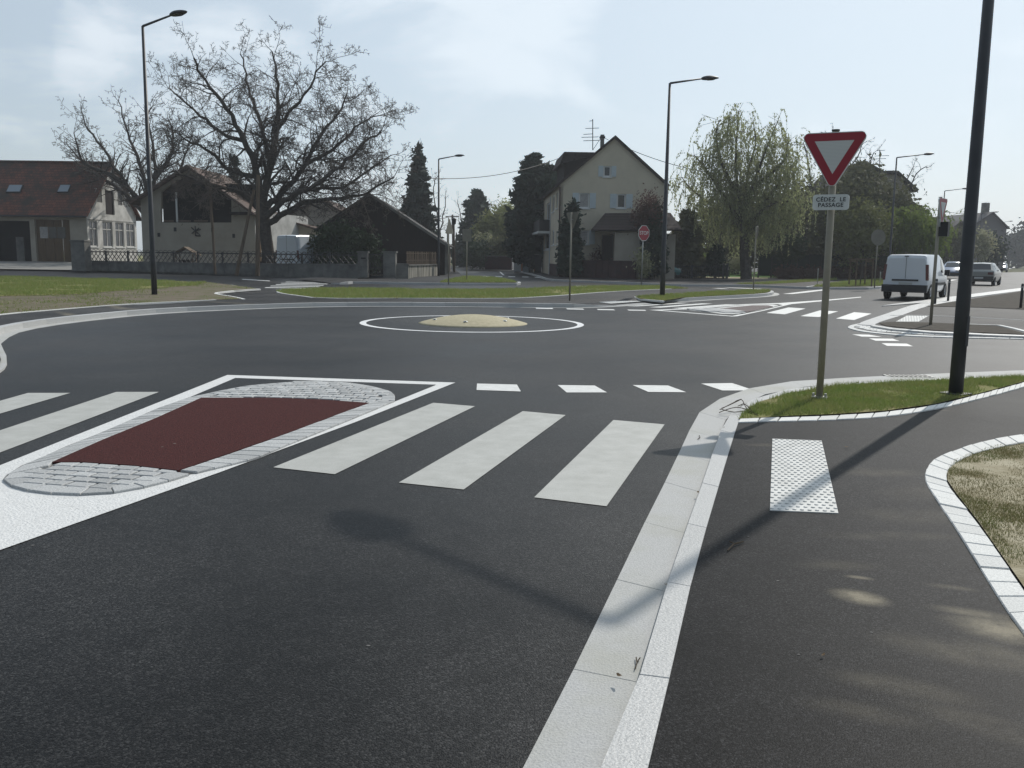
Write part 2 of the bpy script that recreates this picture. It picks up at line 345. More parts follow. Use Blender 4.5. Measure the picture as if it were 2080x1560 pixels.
M['turf'] = mat('turf_base', (.16, .18, .055), .95, .1, (.23, .19, .10), 2.2, 8, .35, .7, bump=.8, bscale=30)
M['mud'] = mat('dark_earth', (.085, .075, .062), .95, .1, (.055, .048, .040), 5, 8, bump=.6, bscale=25)

# ------------------------------------------------------------------ ground, road
gm = MB(); nseg = 64
gm.flat([(2500 * math.cos(2 * math.pi * k / nseg), 2500 * math.sin(2 * math.pi * k / nseg), -.06) for k in range(nseg)])
structure('ground', gm, mat('far_ground', (.07, .085, .035), .95, .1, (.10, .09, .05), .05))
road = structure('road', MB().flat([(-90, -9, 0), (60, -9, 0), (140, 30, 0), (420, 480, 0), (400, 500, 0), (20, 76, 0), (-4, 220, 0), (-12, 220, 0), (-6, 76, 0), (-90, 76, 0)]), M['road'])
def paint(name, px, m='white', z=.004, parent=road): return obj(name, MB().flat([G(x, y, z) for x, y in px]), M[m], parent)
for q in ([(555, 949), (680, 963), (965, 825), (880, 818)], [(810, 980), (942, 994), (1149, 843), (1062, 835)], [(1085, 1010), (1232, 1028), (1350, 862), (1246, 853)],
          [(-260, 1016), (0, 919), (323, 796), (236, 796), (0, 874), (-260, 958)], [(-260, 918), (0, 840), (143, 798), (57, 798), (0, 814), (-260, 886)]):
    paint('crosswalk_stripe', q, 'cream')
for q in ([(1557, 635.5), (1594, 638.4), (1636.5, 626.7), (1601.6, 624.4)], [(1626, 642), (1663.5, 644), (1702.5, 632.4), (1665, 630.5)], [(1698, 647), (1735, 650), (1770.5, 637), (1735, 634)],
          [(1273, 622), (1297, 622), (1402, 615), (1378, 615)], [(1318, 624), (1342, 624.8), (1448, 616.8), (1426, 616.2)], [(1365, 626), (1387, 627), (1498, 618.6), (1475, 618.2)],
          [(1425, 587), (1440, 587), (1500, 590.6), (1484, 591)], [(1446, 585.4), (1460, 585.2), (1534, 589), (1520, 589.6)], [(1468, 584), (1484, 584), (1560, 587), (1545, 587.5)],
          [(526, 587.4), (528, 588.8), (632, 589.2), (634, 587.8)], [(540, 583.5), (537, 584.7), (640, 585.8), (643, 584.7)], [(550.5, 580.3), (548, 581.4), (648, 582.8), (651, 581.7)],
          [(562, 577.5), (559, 578.5), (656, 580), (659, 579)], [(572, 574.7), (569, 575.6), (664, 577.2), (667, 576.3)], [(582, 572.3), (579, 573.1), (671, 574.7), (674, 573.9)], [(606, 569.9), (603, 570.6), (678, 572.3), (680, 571.7)]):
    paint('crosswalk_stripe', q)
for q in ([(969, 779), (1050, 781), (1058, 795), (968, 792)], [(1133, 782), (1208, 783), (1233, 797), (1151, 797)], [(1285, 782), (1357, 783), (1394, 796.5), (1317, 796)], [(1424, 779), (1487, 778), (1533, 793), (1467, 793)],
          [(1730.5, 679), (1750, 683.6), (1792, 684.4), (1765, 679.8)], [(1765, 687.3), (1778.6, 692), (1827, 692.5), (1813.5, 688)], [(1790.6, 697), (1802, 702.5), (1855, 703.5), (1842, 698)],
          [(1088, 625), (1122, 625.5), (1124, 627.6), (1089, 627.2)], [(1150, 626.3), (1184, 626.9), (1187, 628.9), (1152, 628.3)], [(1212, 627.6), (1246, 628.2), (1250, 630.2), (1215, 629.6)], [(1274, 628.8), (1310, 629.4), (1313, 631.2), (1277, 630.7)],
          [(955, 560.6), (968, 560.6), (968, 562), (955, 562)], [(981, 560.6), (994, 560.7), (994, 562.1), (981, 562)], [(1006, 560.8), (1020, 560.9), (1021, 562.3), (1007, 562.2)], [(1032, 561.2), (1046, 561.3), (1047, 562.8), (1033, 562.6)], [(1060, 561.8), (1073, 562), (1074, 563.3), (1061, 563.1)], [(1085, 562.9), (1099, 563.1), (1101, 564.5), (1087, 564.2)]):
    paint('give_way_dash', q)
for q in ([(1590, 596.9), (1610, 597.2), (1640, 594), (1700, 586.5), (1700, 584.8), (1640, 591)], [(1014, 552), (1017, 552), (1025, 559), (1021, 559)], [(492, 566.6), (548, 570), (548, 571.2), (492, 567.9)],
          [(470, 578.2), (514, 586.4), (514, 588), (468, 579.6)], [(1925, 569), (1945, 566), (2030, 550.2), (2066, 541), (2066, 542), (2030, 551.8), (1945, 568.2), (1925, 571.4)],
          [(1600, 583), (1640, 584), (1750, 582.5), (1750, 583.8), (1640, 585.6), (1600, 584.4)], [(1170, 580.5), (1255, 581.5), (1255, 582.5), (1170, 581.8)]):
    paint('lane_line', q)
# mini roundabout: painted ring and dome
c0 = (G(730.3, 655) + G(1189, 663)) / 2; ring_r = (G(730.3, 655) - G(1189, 663)).length / 2
# centre chosen so that front and rear of the ring fall where the photograph has them
c0 = Vector((c0.x, (G(990, 673.6).y + ring_r + G(950, 642.5).y - ring_r) / 2, 0))
rb = MB(); n = 96
for k in range(n):
    a, b = 2 * math.pi * k / n, 2 * math.pi * (k + 1) / n; r0 = ring_r - .15
    rb.poly([(c0.x + r0 * math.cos(a), c0.y + r0 * math.sin(a), .004), (c0.x + ring_r * math.cos(a), c0.y + ring_r * math.sin(a), .004), (c0.x + ring_r * math.cos(b), c0.y + ring_r * math.sin(b), .004), (c0.x + r0 * math.cos(b), c0.y + r0 * math.sin(b), .004)])
obj('painted_ring', rb, mat('ring_paint', (.80, .80, .79), .5, .5, (.62, .62, .62), 2, 5), road)
dr = (G(853, 654) - G(1070, 659)).length / 2; dc = (G(853, 654.5) + G(1070, 659)) / 2
dome = thing('roundabout_dome', 'low cream dome in the centre of the painted ring on the mini roundabout', 'roundabout dome', (dc.x, dc.y, 0), worldbuilt=False)
prof = [(dr, 0), (dr, .006)] + [(dr * f, .006 + .20 * (1 - f * f)) for f in (.93, .8, .65, .5, .35, .2, .001)]
obj('dome_surface', MB().lathe(prof, 48), M['sandy'], dome, smooth=True)
for a in (R(262), R(200), R(325), R(30), R(140), R(85)):
    x, y = dr * .72 * math.cos(a), dr * .72 * math.sin(a)
    st = obj('reflector_stud', MB().lathe([(.001, .024), (.035, .02), (.05, .004), (.055, 0)], 12), M['signwhite'], dome); st.location = (x, y, .10)
    obj('stud_lens', MB().box((0, -.042, .012), (.035, .015, .012)), M['black'], st)

# ------------------------------------------------------------------ kerbs
def kerb_run(name, mats, path, width, step, base=-.05, side=1, parent=road, gap=.004, jitter=.0015, part=None, smooth=True, bevel=.008):
    pts = resample(path, step, smooth=smooth); nr = normals2(pts)
    for k in range(len(pts) - 1):
        a, b = pts[k], pts[k + 1]; d = (b - a).normalized() * gap / 2
        dz = rnd.uniform(-jitter, jitter)
        a0, b0 = a + d, b - d; a1 = a0 + nr[k] * width * side; b1 = b0 + nr[k + 1] * width * side
        top = [Vector((p.x, p.y, p.z + dz)) for p in (a0, b0, b1, a1)]
        c = sum(top, Vector()) / 4
        mid = [Vector((p.x, p.y, p.z - bevel)) for p in top]; tin = [p + (c - p).normalized() * bevel for p in top]
        bot = [Vector((p.x, p.y, base)) for p in top]
        if side < 0: mid.reverse(); tin.reverse(); bot.reverse()
        mb = MB(); i = 0
        mb.v = [tuple(p) for p in bot + mid + tin]
        for r0 in (0, 4):
            for j in range(4): l = (j + 1) % 4; mb.f.append((r0 + j, r0 + l, r0 + 4 + l, r0 + 4 + j))
        mb.f.append((8, 9, 10, 11))
        obj(name, mb, mats, parent)
    return pts
ZN = .035
nk_g = [(1000, 1680), (1055, 1560), (1122, 1440), (1205, 1280), (1290, 1100), (1365, 950), (1405, 865), (1430, 828), (1478, 803), (1525, 788), (1600, 775), (1740, 766), (1900, 759), (2080, 752), (2300, 748)]
nk_m = [(1160, 1700), (1225, 1560), (1290, 1400), (1365, 1155), (1420, 1000), (1462, 880), (1482, 842), (1512, 820), (1560, 799), (1640, 785), (1760, 775), (1900, 769), (2080, 761), (2300, 756)]
nk_r = [(1280, 1710), (1318, 1560), (1350, 1420), (1405, 1180), (1450, 1020), (1500, 856), (1512, 838), (1545, 816), (1600, 800), (1700, 783), (1850, 775), (2080, 765), (2300, 760)]
def two_line(name, mt, A, B, za, zb, step, parent=road, base=-.05, gap=.004, smooth=True, jit=.0015, n=None, bev=.006):
    A = [G(x, y, za) for x, y in A]; B = [G(x, y, zb) for x, y in B]
    a = resample(A, step, n=n, smooth=smooth); b = resample(B, n=len(a) - 1, smooth=smooth); out = []
    for k in range(len(a) - 1):
        da = (a[k + 1] - a[k]).normalized() * gap / 2; db = (b[k + 1] - b[k]).normalized() * gap / 2; dz = Vector((0, 0, rnd.uniform(-jit, jit)))
        q = [a[k] + da + dz, a[k + 1] - da + dz, b[k + 1] - db + dz, b[k] + db + dz]
        if (q[1] - q[0]).cross(q[2] - q[0]).z < 0: q.reverse()
        c = sum(q, Vector()) / 4
        mb = MB(); tin = [p + (c - p).normalized() * bev for p in q]; mid = [p - Vector((0, 0, bev)) for p in q]; bot = [Vector((p.x, p.y, base)) for p in q]
        mb.v = [tuple(p) for p in bot + mid + tin]
        for r0 in (0, 4):
            for j in range(4): l = (j + 1) % 4; mb.f.append((r0 + j, r0 + l, r0 + 4 + l, r0 + 4 + j))
        mb.f.append((8, 9, 10, 11)); out.append(obj(name, mb, mt, parent))
    return out
two_line('gutter_slab', M['gutter'], nk_g, nk_m, .010, .010, 1.0, gap=.002, bev=.002, jit=.0006)
two_line('kerb_stone', M['kerb'], nk_m[:7] + nk_m[7:], nk_r, ZN + .006, ZN + .004, 1.0, gap=.003, bev=.003, jit=.0008)
# near pavement sheet (right)
path_n = structure('pavement', MB().flat([G(x, y, ZN) for x, y in ((1290, 1710), (1318, 1560), (1350, 1420), (1405, 1180), (1450, 1020), (1500, 856), (1600, 849), (1700, 846), (1800, 840), (1900, 826), (1980, 807), (2080, 778), (2300, 740))] + [Vector((30, 14, ZN)), Vector((60, 16, ZN)), Vector((60, -8.5, ZN)), Vector((.3, -8.5, ZN))]), M['path'])
# ------------------------------------------------------------------ grass helper
def in_poly_pts(poly, n, seed):
    g = np.random.default_rng(seed); P = np.array([[p[0], p[1]] for p in poly]); lo, hi = P.min(0), P.max(0); out = []
    need = n
    A = 0.5 * abs(np.dot(P[:, 0], np.roll(P[:, 1], 1)) - np.dot(P[:, 1], np.roll(P[:, 0], 1)))
    N_ = int(n * (hi - lo).prod() / max(A, 1e-6)) + 10
    q = lo + g.random((N_, 2)) * (hi - lo); c = np.zeros(N_, bool); j = len(P) - 1
    for i in range(len(P)):
        a, b = P[i], P[j]; cond = (a[1] > q[:, 1]) != (b[1] > q[:, 1])
        with np.errstate(divide='ignore', invalid='ignore'): xx = (b[0] - a[0]) * (q[:, 1] - a[1]) / (b[1] - a[1]) + a[0]
        c ^= cond & (q[:, 0] < xx); j = i
    return q[c], g
def vnoise(p, s, seed=0):
    g = np.random.default_rng(seed); out = np.zeros(len(p))
    for k in range(4):
        T = g.random((64, 64)); x = p * s * 2 ** k + g.random(2) * 50; i = np.floor(x).astype(int); f = x - i; f = f * f * (3 - 2 * f)
        a = T[i[:, 0] % 64, i[:, 1] % 64]; b = T[(i[:, 0] + 1) % 64, i[:, 1] % 64]; c = T[i[:, 0] % 64, (i[:, 1] + 1) % 64]; d = T[(i[:, 0] + 1) % 64, (i[:, 1] + 1) % 64]
        out += ((a * (1 - f[:, 0]) + b * f[:, 0]) * (1 - f[:, 1]) + (c * (1 - f[:, 0]) + d * f[:, 0]) * f[:, 1]) / 2 ** k
    return out / 1.875
def grass(poly, dens, h, w, z, mt, seed, name='grass', cover=0.0, ns=1.2):
    P = np.array([[p[0], p[1]] for p in poly]); A = 0.5 * abs(np.dot(P[:, 0], np.roll(P[:, 1], 1)) - np.dot(P[:, 1], np.roll(P[:, 0], 1)))
    q, g = in_poly_pts(poly, int(dens * A), seed)
    if cover: q = q[vnoise(q, ns, seed) + g.normal(0, .05, len(q)) > cover]
    n = len(q); th = g.random(n) * 6.283; hh = h * (.4 + g.random(n) * .9) * (.55 + vnoise(q, 2.0, seed + 3)); ww = w * (.6 + .8 * g.random(n))
    lean = g.normal(0, .45, (n, 2)) * hh[:, None]
    a = np.stack([q[:, 0] - np.cos(th) * ww, q[:, 1] - np.sin(th) * ww, np.full(n, z)], 1); b = np.stack([q[:, 0] + np.cos(th) * ww, q[:, 1] + np.sin(th) * ww, np.full(n, z)], 1)
    c = np.stack([q[:, 0] + lean[:, 0], q[:, 1] + lean[:, 1], z + hh], 1)
    V = np.stack([a, b, c], 1).reshape(-1, 3); Fc = np.arange(3 * n).reshape(-1, 3)
    return tag(np_obj(name, V, Fc, mt, None, 3), kind='stuff')
M['grass'] = mat('grass_blades', (.175, .245, .062), .6, .2, (.26, .26, .10), 2.5, 6, .35, .7, trans=.35)
M['grassm'] = mat('short_moss_grass', (.16, .18, .06), .7, .15, (.20, .19, .09), 3, 6, .35, .7, trans=.3)
M['grassd'] = mat('dry_grass_blades', (.16, .15, .06), .7, .2, (.22, .18, .09), 3, 6, .35, .7, trans=.3)
# near grass island
gi = [(1500, 853), (1512, 838), (1545, 817), (1600, 801), (1700, 784), (1850, 776), (2080, 765), (2300, 757), (2300, 736), (2080, 776), (2060, 782), (1980, 803), (1900, 822), (1800, 836), (1700, 843), (1600, 847)]
giw = [G(x, y, ZN) for x, y in gi if not (x == 2300 and y == 736)]
structure('grass_verge_base', MB().flat([p + Vector((0, 0, .012)) for p in giw]), M['turf'])
grass(giw, 5200, .045, .0035, ZN + .01, M['grass'], 11, cover=.30, ns=1.6)
two_line('border_sett', M['settw'], [(1502, 850), (1600, 846.5), (1700, 843), (1800, 836), (1900, 822), (1980, 803), (2060, 782), (2080, 776), (2160, 752)], [(1498, 857), (1600, 854), (1700, 851.5), (1800, 845), (1900, 830), (1980, 812), (2060, 791), (2080, 785), (2160, 762)], ZN + .014, ZN + .012, .22, parent=path_n, gap=.012, jit=.003)
# curved border of pale setts and the patchy turf behind it
bo = [(2300, 850), (2180, 868), (2080, 882), (2010, 893), (1950, 910), (1900, 930), (1882, 952), (1880, 975), (1900, 1010), (1940, 1070), (1990, 1150), (2040, 1230), (2090, 1300), (2200, 1480)]
bi = [(2300, 862), (2180, 882), (2080, 898), (2030, 907), (1980, 920), (1942, 938), (1925, 955), (1924, 978), (1942, 1005), (1985, 1060), (2030, 1125), (2082, 1200), (2140, 1285), (2260, 1450)]
two_line('border_sett', M['settw'], bo, bi, ZN + .012, ZN + .022, .21, parent=path_n, gap=.010, jit=.004)
two_line('joint_strip', M['joint'], bo, bi, ZN + .004, ZN + .004, 50, parent=path_n, gap=0, n=60, jit=0)
tp = [G(x, y, ZN) for x, y in bi[:-1]] + [Vector((14, -.5, ZN)), Vector((30, 6, ZN)), Vector((30, 9, ZN))]
structure('bare_ground', MB().flat([p + Vector((0, 0, .012)) for p in tp]), M['sand'])
tpn = [G(x, y, ZN) for x, y in bi[:-1] + [(2300, 1250), (2400, 1000)]]
grass(tpn, 14000, .016, .0022, ZN + .01, M['grassm'], 21, cover=.53, ns=1.6)
grass(tpn, 9000, .013, .002, ZN + .01, M['grassd'], 22, cover=.50, ns=1.2)
# tactile paving (near)
def tactile(px, z, nx, ny, label):
    q = [G(x, y, z + .006) for x, y in px]
    t = thing('tactile_paving', label, 'tactile paving', q[0], worldbuilt=True)
    obj('base_plate', MB().thick(q, .01), M['tact'], t)
    mb = MB()
    for j in range(ny):
        for i in range(nx):
            u = (i + .5 + (.25 if j % 2 else -.25)) / nx; v = (j + .5) / ny
            p = (q[0] * (1 - u) + q[1] * u) * (1 - v) + (q[3] * (1 - u) + q[2] * u) * v
            r = ((q[1] - q[0]).length / nx) * .30; n = 8; i0 = len(mb.v)
            for (rr, dz) in ((r, 0), (r * .8, .006), (.0, .0075)):
                for k in range(n): a = 2 * math.pi * k / n; mb.v.append((p.x + rr * math.cos(a), p.y + rr * math.sin(a), p.z + dz))
            for s_ in (0, 1):
                for k in range(n): l = (k + 1) % n; mb.f.append((i0 + s_ * n + k, i0 + s_ * n + l, i0 + (s_ + 1) * n + l, i0 + (s_ + 1) * n + k))
    tag(obj('studs', mb, M['tact'], t), kind='stuff'); return t
M['tact'] = mat('tactile_resin', (.58, .58, .56), .6, .4, (.46, .46, .44), 7, 7)
tactile([(1564, 1036), (1703, 1042), (1669, 895), (1569, 891)], ZN, 9, 34, 'white studded tactile paving plate set in the near pavement beside the kerb')
tactile([(1215, 613.5), (1318, 606.5), (1345, 609), (1240, 616.5)], .045, 28, 5, 'studded white tactile strip at the far dropped kerb left of the lamp post')
tactile([(1820, 653), (1866, 653), (1886, 641.5), (1842, 641)], ZN, 8, 8, 'pale tactile paving square on the path behind the far right sett apron')
# drain grate in near gutter
dg = G(1845, 763.5, .014); t = thing('drain_grate', 'dark iron drain grate set in the kerb channel left of the thick lamp post', 'drain', dg)
obj('frame', MB().box((0, 0, -.004), (.62, .22, .012)), M['steel'], t)
for k in range(9): b = obj('grate_bar', MB().box((0, 0, .004), (.03, .2, .006)), M['dark'], t); b.location = (-.26 + k * .065, 0, 0)

# ------------------------------------------------------------------ near splitter island
isl = thing('traffic_island', 'near traffic island with red tarmac centre, granite sett border and white concrete edge', 'traffic island', G(400, 900), worldbuilt=True)
obj('white_edge', MB().flat([G(x, y, .004) for x, y in ((462, 761.5), (925, 777), (720, 858), (444, 960), (0, 1117), (-700, 1364), (-700, 1222), (0, 945))]), M['apron'], isl)
outer = [(387, 806), (485, 786), (555, 778), (625, 774), (695, 776), (750, 783), (789, 793), (802, 802), (802, 813)]
obj('tarmac_infill', MB().flat([G(x, y, .008) for x, y in [(478, 767.5), (886, 781.2), (802, 815)] + outer[::-1]]), M['road'], isl)
so_r = [(802, 813), (695, 857), (583, 902), (516, 930), (385, 962), (346, 974), (300, 986), (233, 998), (168, 1002), (103, 1000), (55, 994), (24, 986), (6, 974), (14, 964), (43, 946), (91, 926), (135, 906), (197, 882), (323, 828), (387, 806)]
allout = outer + so_r[1:-1]
obj('mortar_bed', MB().flat([G(x, y, .012) for x, y in allout]), M['joint'], isl)
redp = [(409, 807.5), (555, 807.5), (650, 811), (750, 818), (695, 838), (591, 877), (510, 905), (362, 955), (264, 944), (168, 938), (106, 938), (208, 893), (316, 849)]
rw = [G(x, y, .03) for x, y in redp]
obj('red_surface', MB().thick(rw, .02), M['red'], isl)
# side border rows
two_line('sett', M['sett'], [(802, 813), (695, 857), (583, 902), (516, 930), (400, 958)], [(752, 817.5), (693, 839), (591, 877.5), (510, 906), (366, 955)], .022, .03, .155, parent=isl, base=.0, gap=.010, jit=.002, smooth=False)
two_line('sett', M['sett'], [(14, 964), (43, 946), (91, 926), (135, 906), (197, 882), (323, 828), (387, 806)], [(98, 945), (106, 937), (150, 918), (208, 892), (316, 848), (409, 807)], .022, .03, .155, parent=isl, base=.0, gap=.010, jit=.002, smooth=False)
# head: outer ring of radial setts, fill in running bond
def offset_in(path, w, s=1):
    nr = normals2(path); return [p + nr[k] * w * s for k, p in enumerate(path)]
def ring_setts(px, w, step, s=1, z=.022):
    P = resample([G(x, y, z) for x, y in px], step); Q = offset_in(P, w, s)
    for k in range(len(P) - 1):
        q = [P[k], P[k + 1], Q[k + 1], Q[k]]
        c = sum(q, Vector()) / 4; q = [p + (c - p).normalized() * .005 for p in q]; dz = rnd.uniform(-.0015, .002) - .004
        if (q[1] - q[0]).cross(q[2] - q[0]).z < 0: q.reverse()
        t_ = [Vector((p.x, p.y, p.z + dz)) for p in q]; tin = [p + (c - p).normalized() * .006 + Vector((0, 0, .004)) for p in t_]
        mb = MB(); mb.v = [(p.x, p.y, 0) for p in t_] + [tuple(p) for p in t_] + [tuple(p) for p in tin]
        for r0 in (0, 4):
            for j in range(4): l = (j + 1) % 4; mb.f.append((r0 + j, r0 + l, r0 + 4 + l, r0 + 4 + j))
        mb.f.append((8, 9, 10, 11)); obj('sett', mb, M['sett'], isl)
    return Q
Qh = ring_setts(outer, .15, .15, -1)
Qt = ring_setts(so_r[4:15], .17, .2, -1)
def fill_setts(poly, A, B, cw, cd, crown, z0=.024, grow=.0, par=None, mt=None):
    u = (B - A); u.z = 0; u.normalize(); v = Vector((-u.y, u.x, 0)); ctr = sum(poly, Vector()) / len(poly)
    for sgn in (1,):
        us = [(p - A).dot(u) for p in poly]; vv = [(p - A).dot(v) for p in poly]; r = 0; y = min(vv)
        while y < max(vv):
            x = min(us) - (cw / 2 if r % 2 else 0)
            while x < max(us):
                w_ = cw * rnd.uniform(.88, 1.1); p = A + u * (x + w_ / 2) + v * (y + cd / 2)
                if inside(p + (ctr - p).normalized() * .03, poly):
                    dd = (p - ctr).length; z = z0 + crown * max(0, 1 - (dd / 1.1) ** 2) + rnd.uniform(-.0015, .0015)
                    a, b = w_ / 2 - .0075, cd / 2 - .0075; q = [p + u * i + v * j for i, j in ((-a, -b), (a, -b), (a, b), (-a, b))]
                    for k_ in range(4): q[k_] = q[k_] + u * rnd.uniform(-.005, .005) + v * rnd.uniform(-.005, .005)
                    mb = MB(); mb.v = [(k_.x, k_.y, 0) for k_ in q] + [(k_.x, k_.y, z) for k_ in q] + [tuple(Vector((k_.x, k_.y, z + .005)).lerp(Vector((p.x, p.y, z + .005)), .1)) for k_ in q]
                    for r0 in (0, 4):
                        for j in range(4): l = (j + 1) % 4; mb.f.append((r0 + j, r0 + l, r0 + 4 + l, r0 + 4 + j))
                    mb.f.append((8, 9, 10, 11)); obj('sett', mb, mt or M['sett'], par or isl)
                x += w_
            y += cd; r += 1
fill_setts([Vector((p.x, p.y, 0)) for p in Qh] + [Vector((p.x, p.y, 0)) for p in rw[3::-1]], rw[0], rw[3], .15, .14, .02, z0=.018)
fill_setts([Vector((p.x, p.y, 0)) for p in Qt] + [Vector((p.x, p.y, 0)) for p in (rw[10], rw[9], rw[8], rw[7])], rw[7], rw[10], .17, .125, .006, z0=.016)

# far splitter island
fi = thing('traffic_island', 'small far traffic island with faded red centre at the crossing before the avenue', 'traffic island', G(1500, 630), worldbuilt=True)
obj('white_edge', MB().flat([G(x, y, .005) for x, y in ((1318, 629.6), (1487, 642.8), (1497, 642.4), (1552, 631), (1608, 617.6), (1670, 611.8), (1749, 604.2), (1749, 602.8), (1670, 609.6), (1585, 615.4), (1511, 617.8), (1395, 626.8))]), M['white'], fi)
obj('tarmac_infill', MB().flat([G(x, y, .009) for x, y in ((1345, 630.2), (1487, 641.2), (1545, 630.6), (1590, 619.8), (1580, 617.6), (1512, 619.2), (1400, 628))]), M['road'], fi)
obj('mortar_bed', MB().flat([G(x, y, .013) for x, y in ((1398, 629.4), (1458, 625), (1515, 619.6), (1570, 618.6), (1582, 620.6), (1545, 629.4), (1500, 637.8), (1470, 637.6))]), M['settw'], fi)
obj('red_surface', MB().thick([G(x, y, .03) for x, y in ((1456, 626.6), (1528, 620.2), (1560, 620), (1570, 622.4), (1517, 633.6))], .02), M['brown'], fi)
fill_setts([G(x, y) for x, y in ((1398, 629.4), (1454, 626.4), (1514, 634), (1500, 637.6), (1470, 637.4))], G(1454, 626.4), G(1514, 634), .3, .3, .02, par=fi)

# ------------------------------------------------------------------ far pavement with its kerb
ZF = .12
kp = [(-60, 705, ZF), (0, 666, ZF), (80, 650.5, ZF), (165, 640.5, ZF), (300, 628.5, ZF), (450, 621, ZF), (620, 615.5, ZF), (760, 614, ZF), (900, 614.6, ZF), (1050, 616, ZF), (1165, 617.2, ZF), (1238, 621, .025), (1290, 617.5, .02), (1348, 612.4, .02), (1385, 606, ZF), (1450, 602, ZF), (1530, 598, ZF), (1562, 595.4, ZF), (1572, 592.5, ZF), (1566, 589.6, ZF), (1540, 588, ZF)]
kw = [G(*p) for p in kp]
kpts = kerb_run('kerb_stone', M['kerb'], kw, .16, 1.0, side=1, smooth=True)
gut = [p.copy() for p in resample(kw, 1.0)]
nr = normals2(gut); gb = MB()
for k in range(len(gut) - 1):
    a, b = gut[k], gut[k + 1]; o0, o1 = -nr[k] * .25, -nr[k + 1] * .25
    q = [Vector((a.x, a.y, .006)), Vector((b.x, b.y, .006)), Vector((b.x + o1.x, b.y + o1.y, .006)), Vector((a.x + o0.x, a.y + o0.y, .006))]
    q.reverse(); obj('gutter_slab', MB().thick(q, .02), M['gutter'], road)
back = [(1500, 586, ZF), (1440, 587, ZF), (1400, 585.5, ZF), (1340, 581, ZF), (1220, 581, ZF), (1160, 583, ZF), (1060, 587, ZF), (960, 588, ZF), (860, 588, ZF), (760, 586, ZF), (660, 585.5, ZF), (583, 588, .03), (525, 587, .03), (470, 579, ZF), (420, 573.5, ZF), (300, 569.5, ZF), (60, 562.5, ZF), (0, 561.5, ZF), (-300, 556, ZF)]
inner = offset_in(kpts, .155, 1)
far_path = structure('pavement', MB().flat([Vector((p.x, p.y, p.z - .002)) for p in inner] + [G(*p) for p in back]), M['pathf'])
def border(px, z, w, parent=far_path, mt='settw', h=.015, step=1.0):
    P = resample([G(x, y, z) for x, y in px], step, smooth=True); kerb_run('border_stone', M[mt], [Vector((p.x, p.y, p.z + h)) for p in P], w, step, base=z - .05, parent=parent, smooth=False)
border([(-200, 664), (0, 640), (100, 631), (210, 622), (300, 616), (440, 609.5)], ZF, .09)
border([(525, 587), (480, 590), (445, 593.5), (434, 596), (440, 598.5), (470, 603), (492, 608)], ZF, .10)
border([(583, 588.5), (566, 591), (561, 593.5), (575, 597), (612, 602), (640, 605.5), (690, 606.5), (780, 606), (870, 606.3), (960, 606.8), (1030, 606.5), (1080, 604.5), (1156, 599.5), (1210, 595), (1300, 589.8), (1365, 587)], ZF, .10)
border([(1560, 588), (1480, 591), (1430, 594), (1345, 599), (1300, 601.5), (1288, 604), (1300, 607.6), (1345, 611.5)], ZF, .10)
def turf(px, z, dens, h, seed, cover=.3, w=.012, mt='grass', base='turf', nm='grass_verge_base'):
    q = [G(x, y, z) for x, y in px]; structure(nm, MB().flat([p + Vector((0, 0, .008)) for p in q]), M[base]); grass(q, dens, h, w, z, M[mt], seed, cover=cover, ns=.5)
turf([(561, 592.5), (583, 588.5), (660, 585.8), (760, 586.4), (860, 588.4), (960, 588.4), (1060, 587.4), (1160, 583.6), (1220, 581.6), (1340, 581.6), (1398, 586), (1365, 586.8), (1300, 589.6), (1210, 594.6), (1156, 599), (1080, 604.2), (1030, 606.2), (870, 606), (690, 606.2), (640, 605.2), (575, 596.6)], ZF, 420, .09, 31)
turf([(1290, 604), (1300, 601.8), (1345, 599.2), (1430, 594.2), (1480, 591.2), (1560, 588.6), (1566, 591), (1556, 594.4), (1530, 597), (1450, 601), (1385, 605), (1350, 610.6), (1300, 607)], ZF + .01, 500, .08, 32)
turf([(-300, 556), (0, 561.5), (60, 562.5), (300, 569.5), (420, 573.5), (470, 579), (525, 587), (445, 593.4), (434, 596), (470, 602.6), (490, 607.4), (440, 609.2), (300, 615.6), (210, 621.6), (100, 630.6), (0, 639.5), (-200, 663)], ZF, 110, .05, 33, cover=.5, base='soil')
turf([(-300, 556), (0, 561.5), (60, 562.5), (300, 569.5), (420, 573.5), (400, 580), (300, 586), (160, 598), (0, 602), (-300, 606)], ZF + .01, 300, .09, 34, cover=.42, nm='lawn_base')

# left corner of the junction (only its gutter nose shows)
nose = [G(x, y, .03) for x, y in ((-60, 700), (0, 694), (6, 708), (13, 722), (14, 737), (9, 746), (0, 753), (-40, 775), (-160, 830), (-300, 700))]
structure('kerb_channel', MB().thick(nose, .05), M['gutter'])
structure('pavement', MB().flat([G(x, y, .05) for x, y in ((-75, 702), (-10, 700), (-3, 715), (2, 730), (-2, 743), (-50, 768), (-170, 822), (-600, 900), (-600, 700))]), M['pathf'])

# fence-side pavement and its grass
k2 = [G(x, y, z) for x, y, z in ((672, 575.5, .03), (700, 573.5, ZF), (722, 571.6, ZF), (800, 573, ZF), (900, 574.6, ZF), (1000, 575, ZF), (1048, 575.2, ZF), (1058, 574, ZF), (1056, 572, ZF))]
k2p = kerb_run('kerb_stone', M['kerb'], k2, .16, 1.0, side=1)
i2 = offset_in(k2p, .155, 1)
pv2 = structure('pavement', MB().flat([Vector((p.x, p.y, p.z - .002)) for p in i2] + [G(x, y, ZF) for x, y in ((1030, 569), (960, 564), (938, 559), (925, 547), (915, 538), (908, 533), (890, 533), (870, 555), (830, 566.2), (727, 566), (640, 563), (600, 566))]), M['pathf'])
turf([(893, 573.4), (930, 565), (945, 562.6), (975, 562.8), (1020, 567), (1050, 573.6), (1000, 573.8)], ZF + .01, 350, .12, 35, cover=.1)
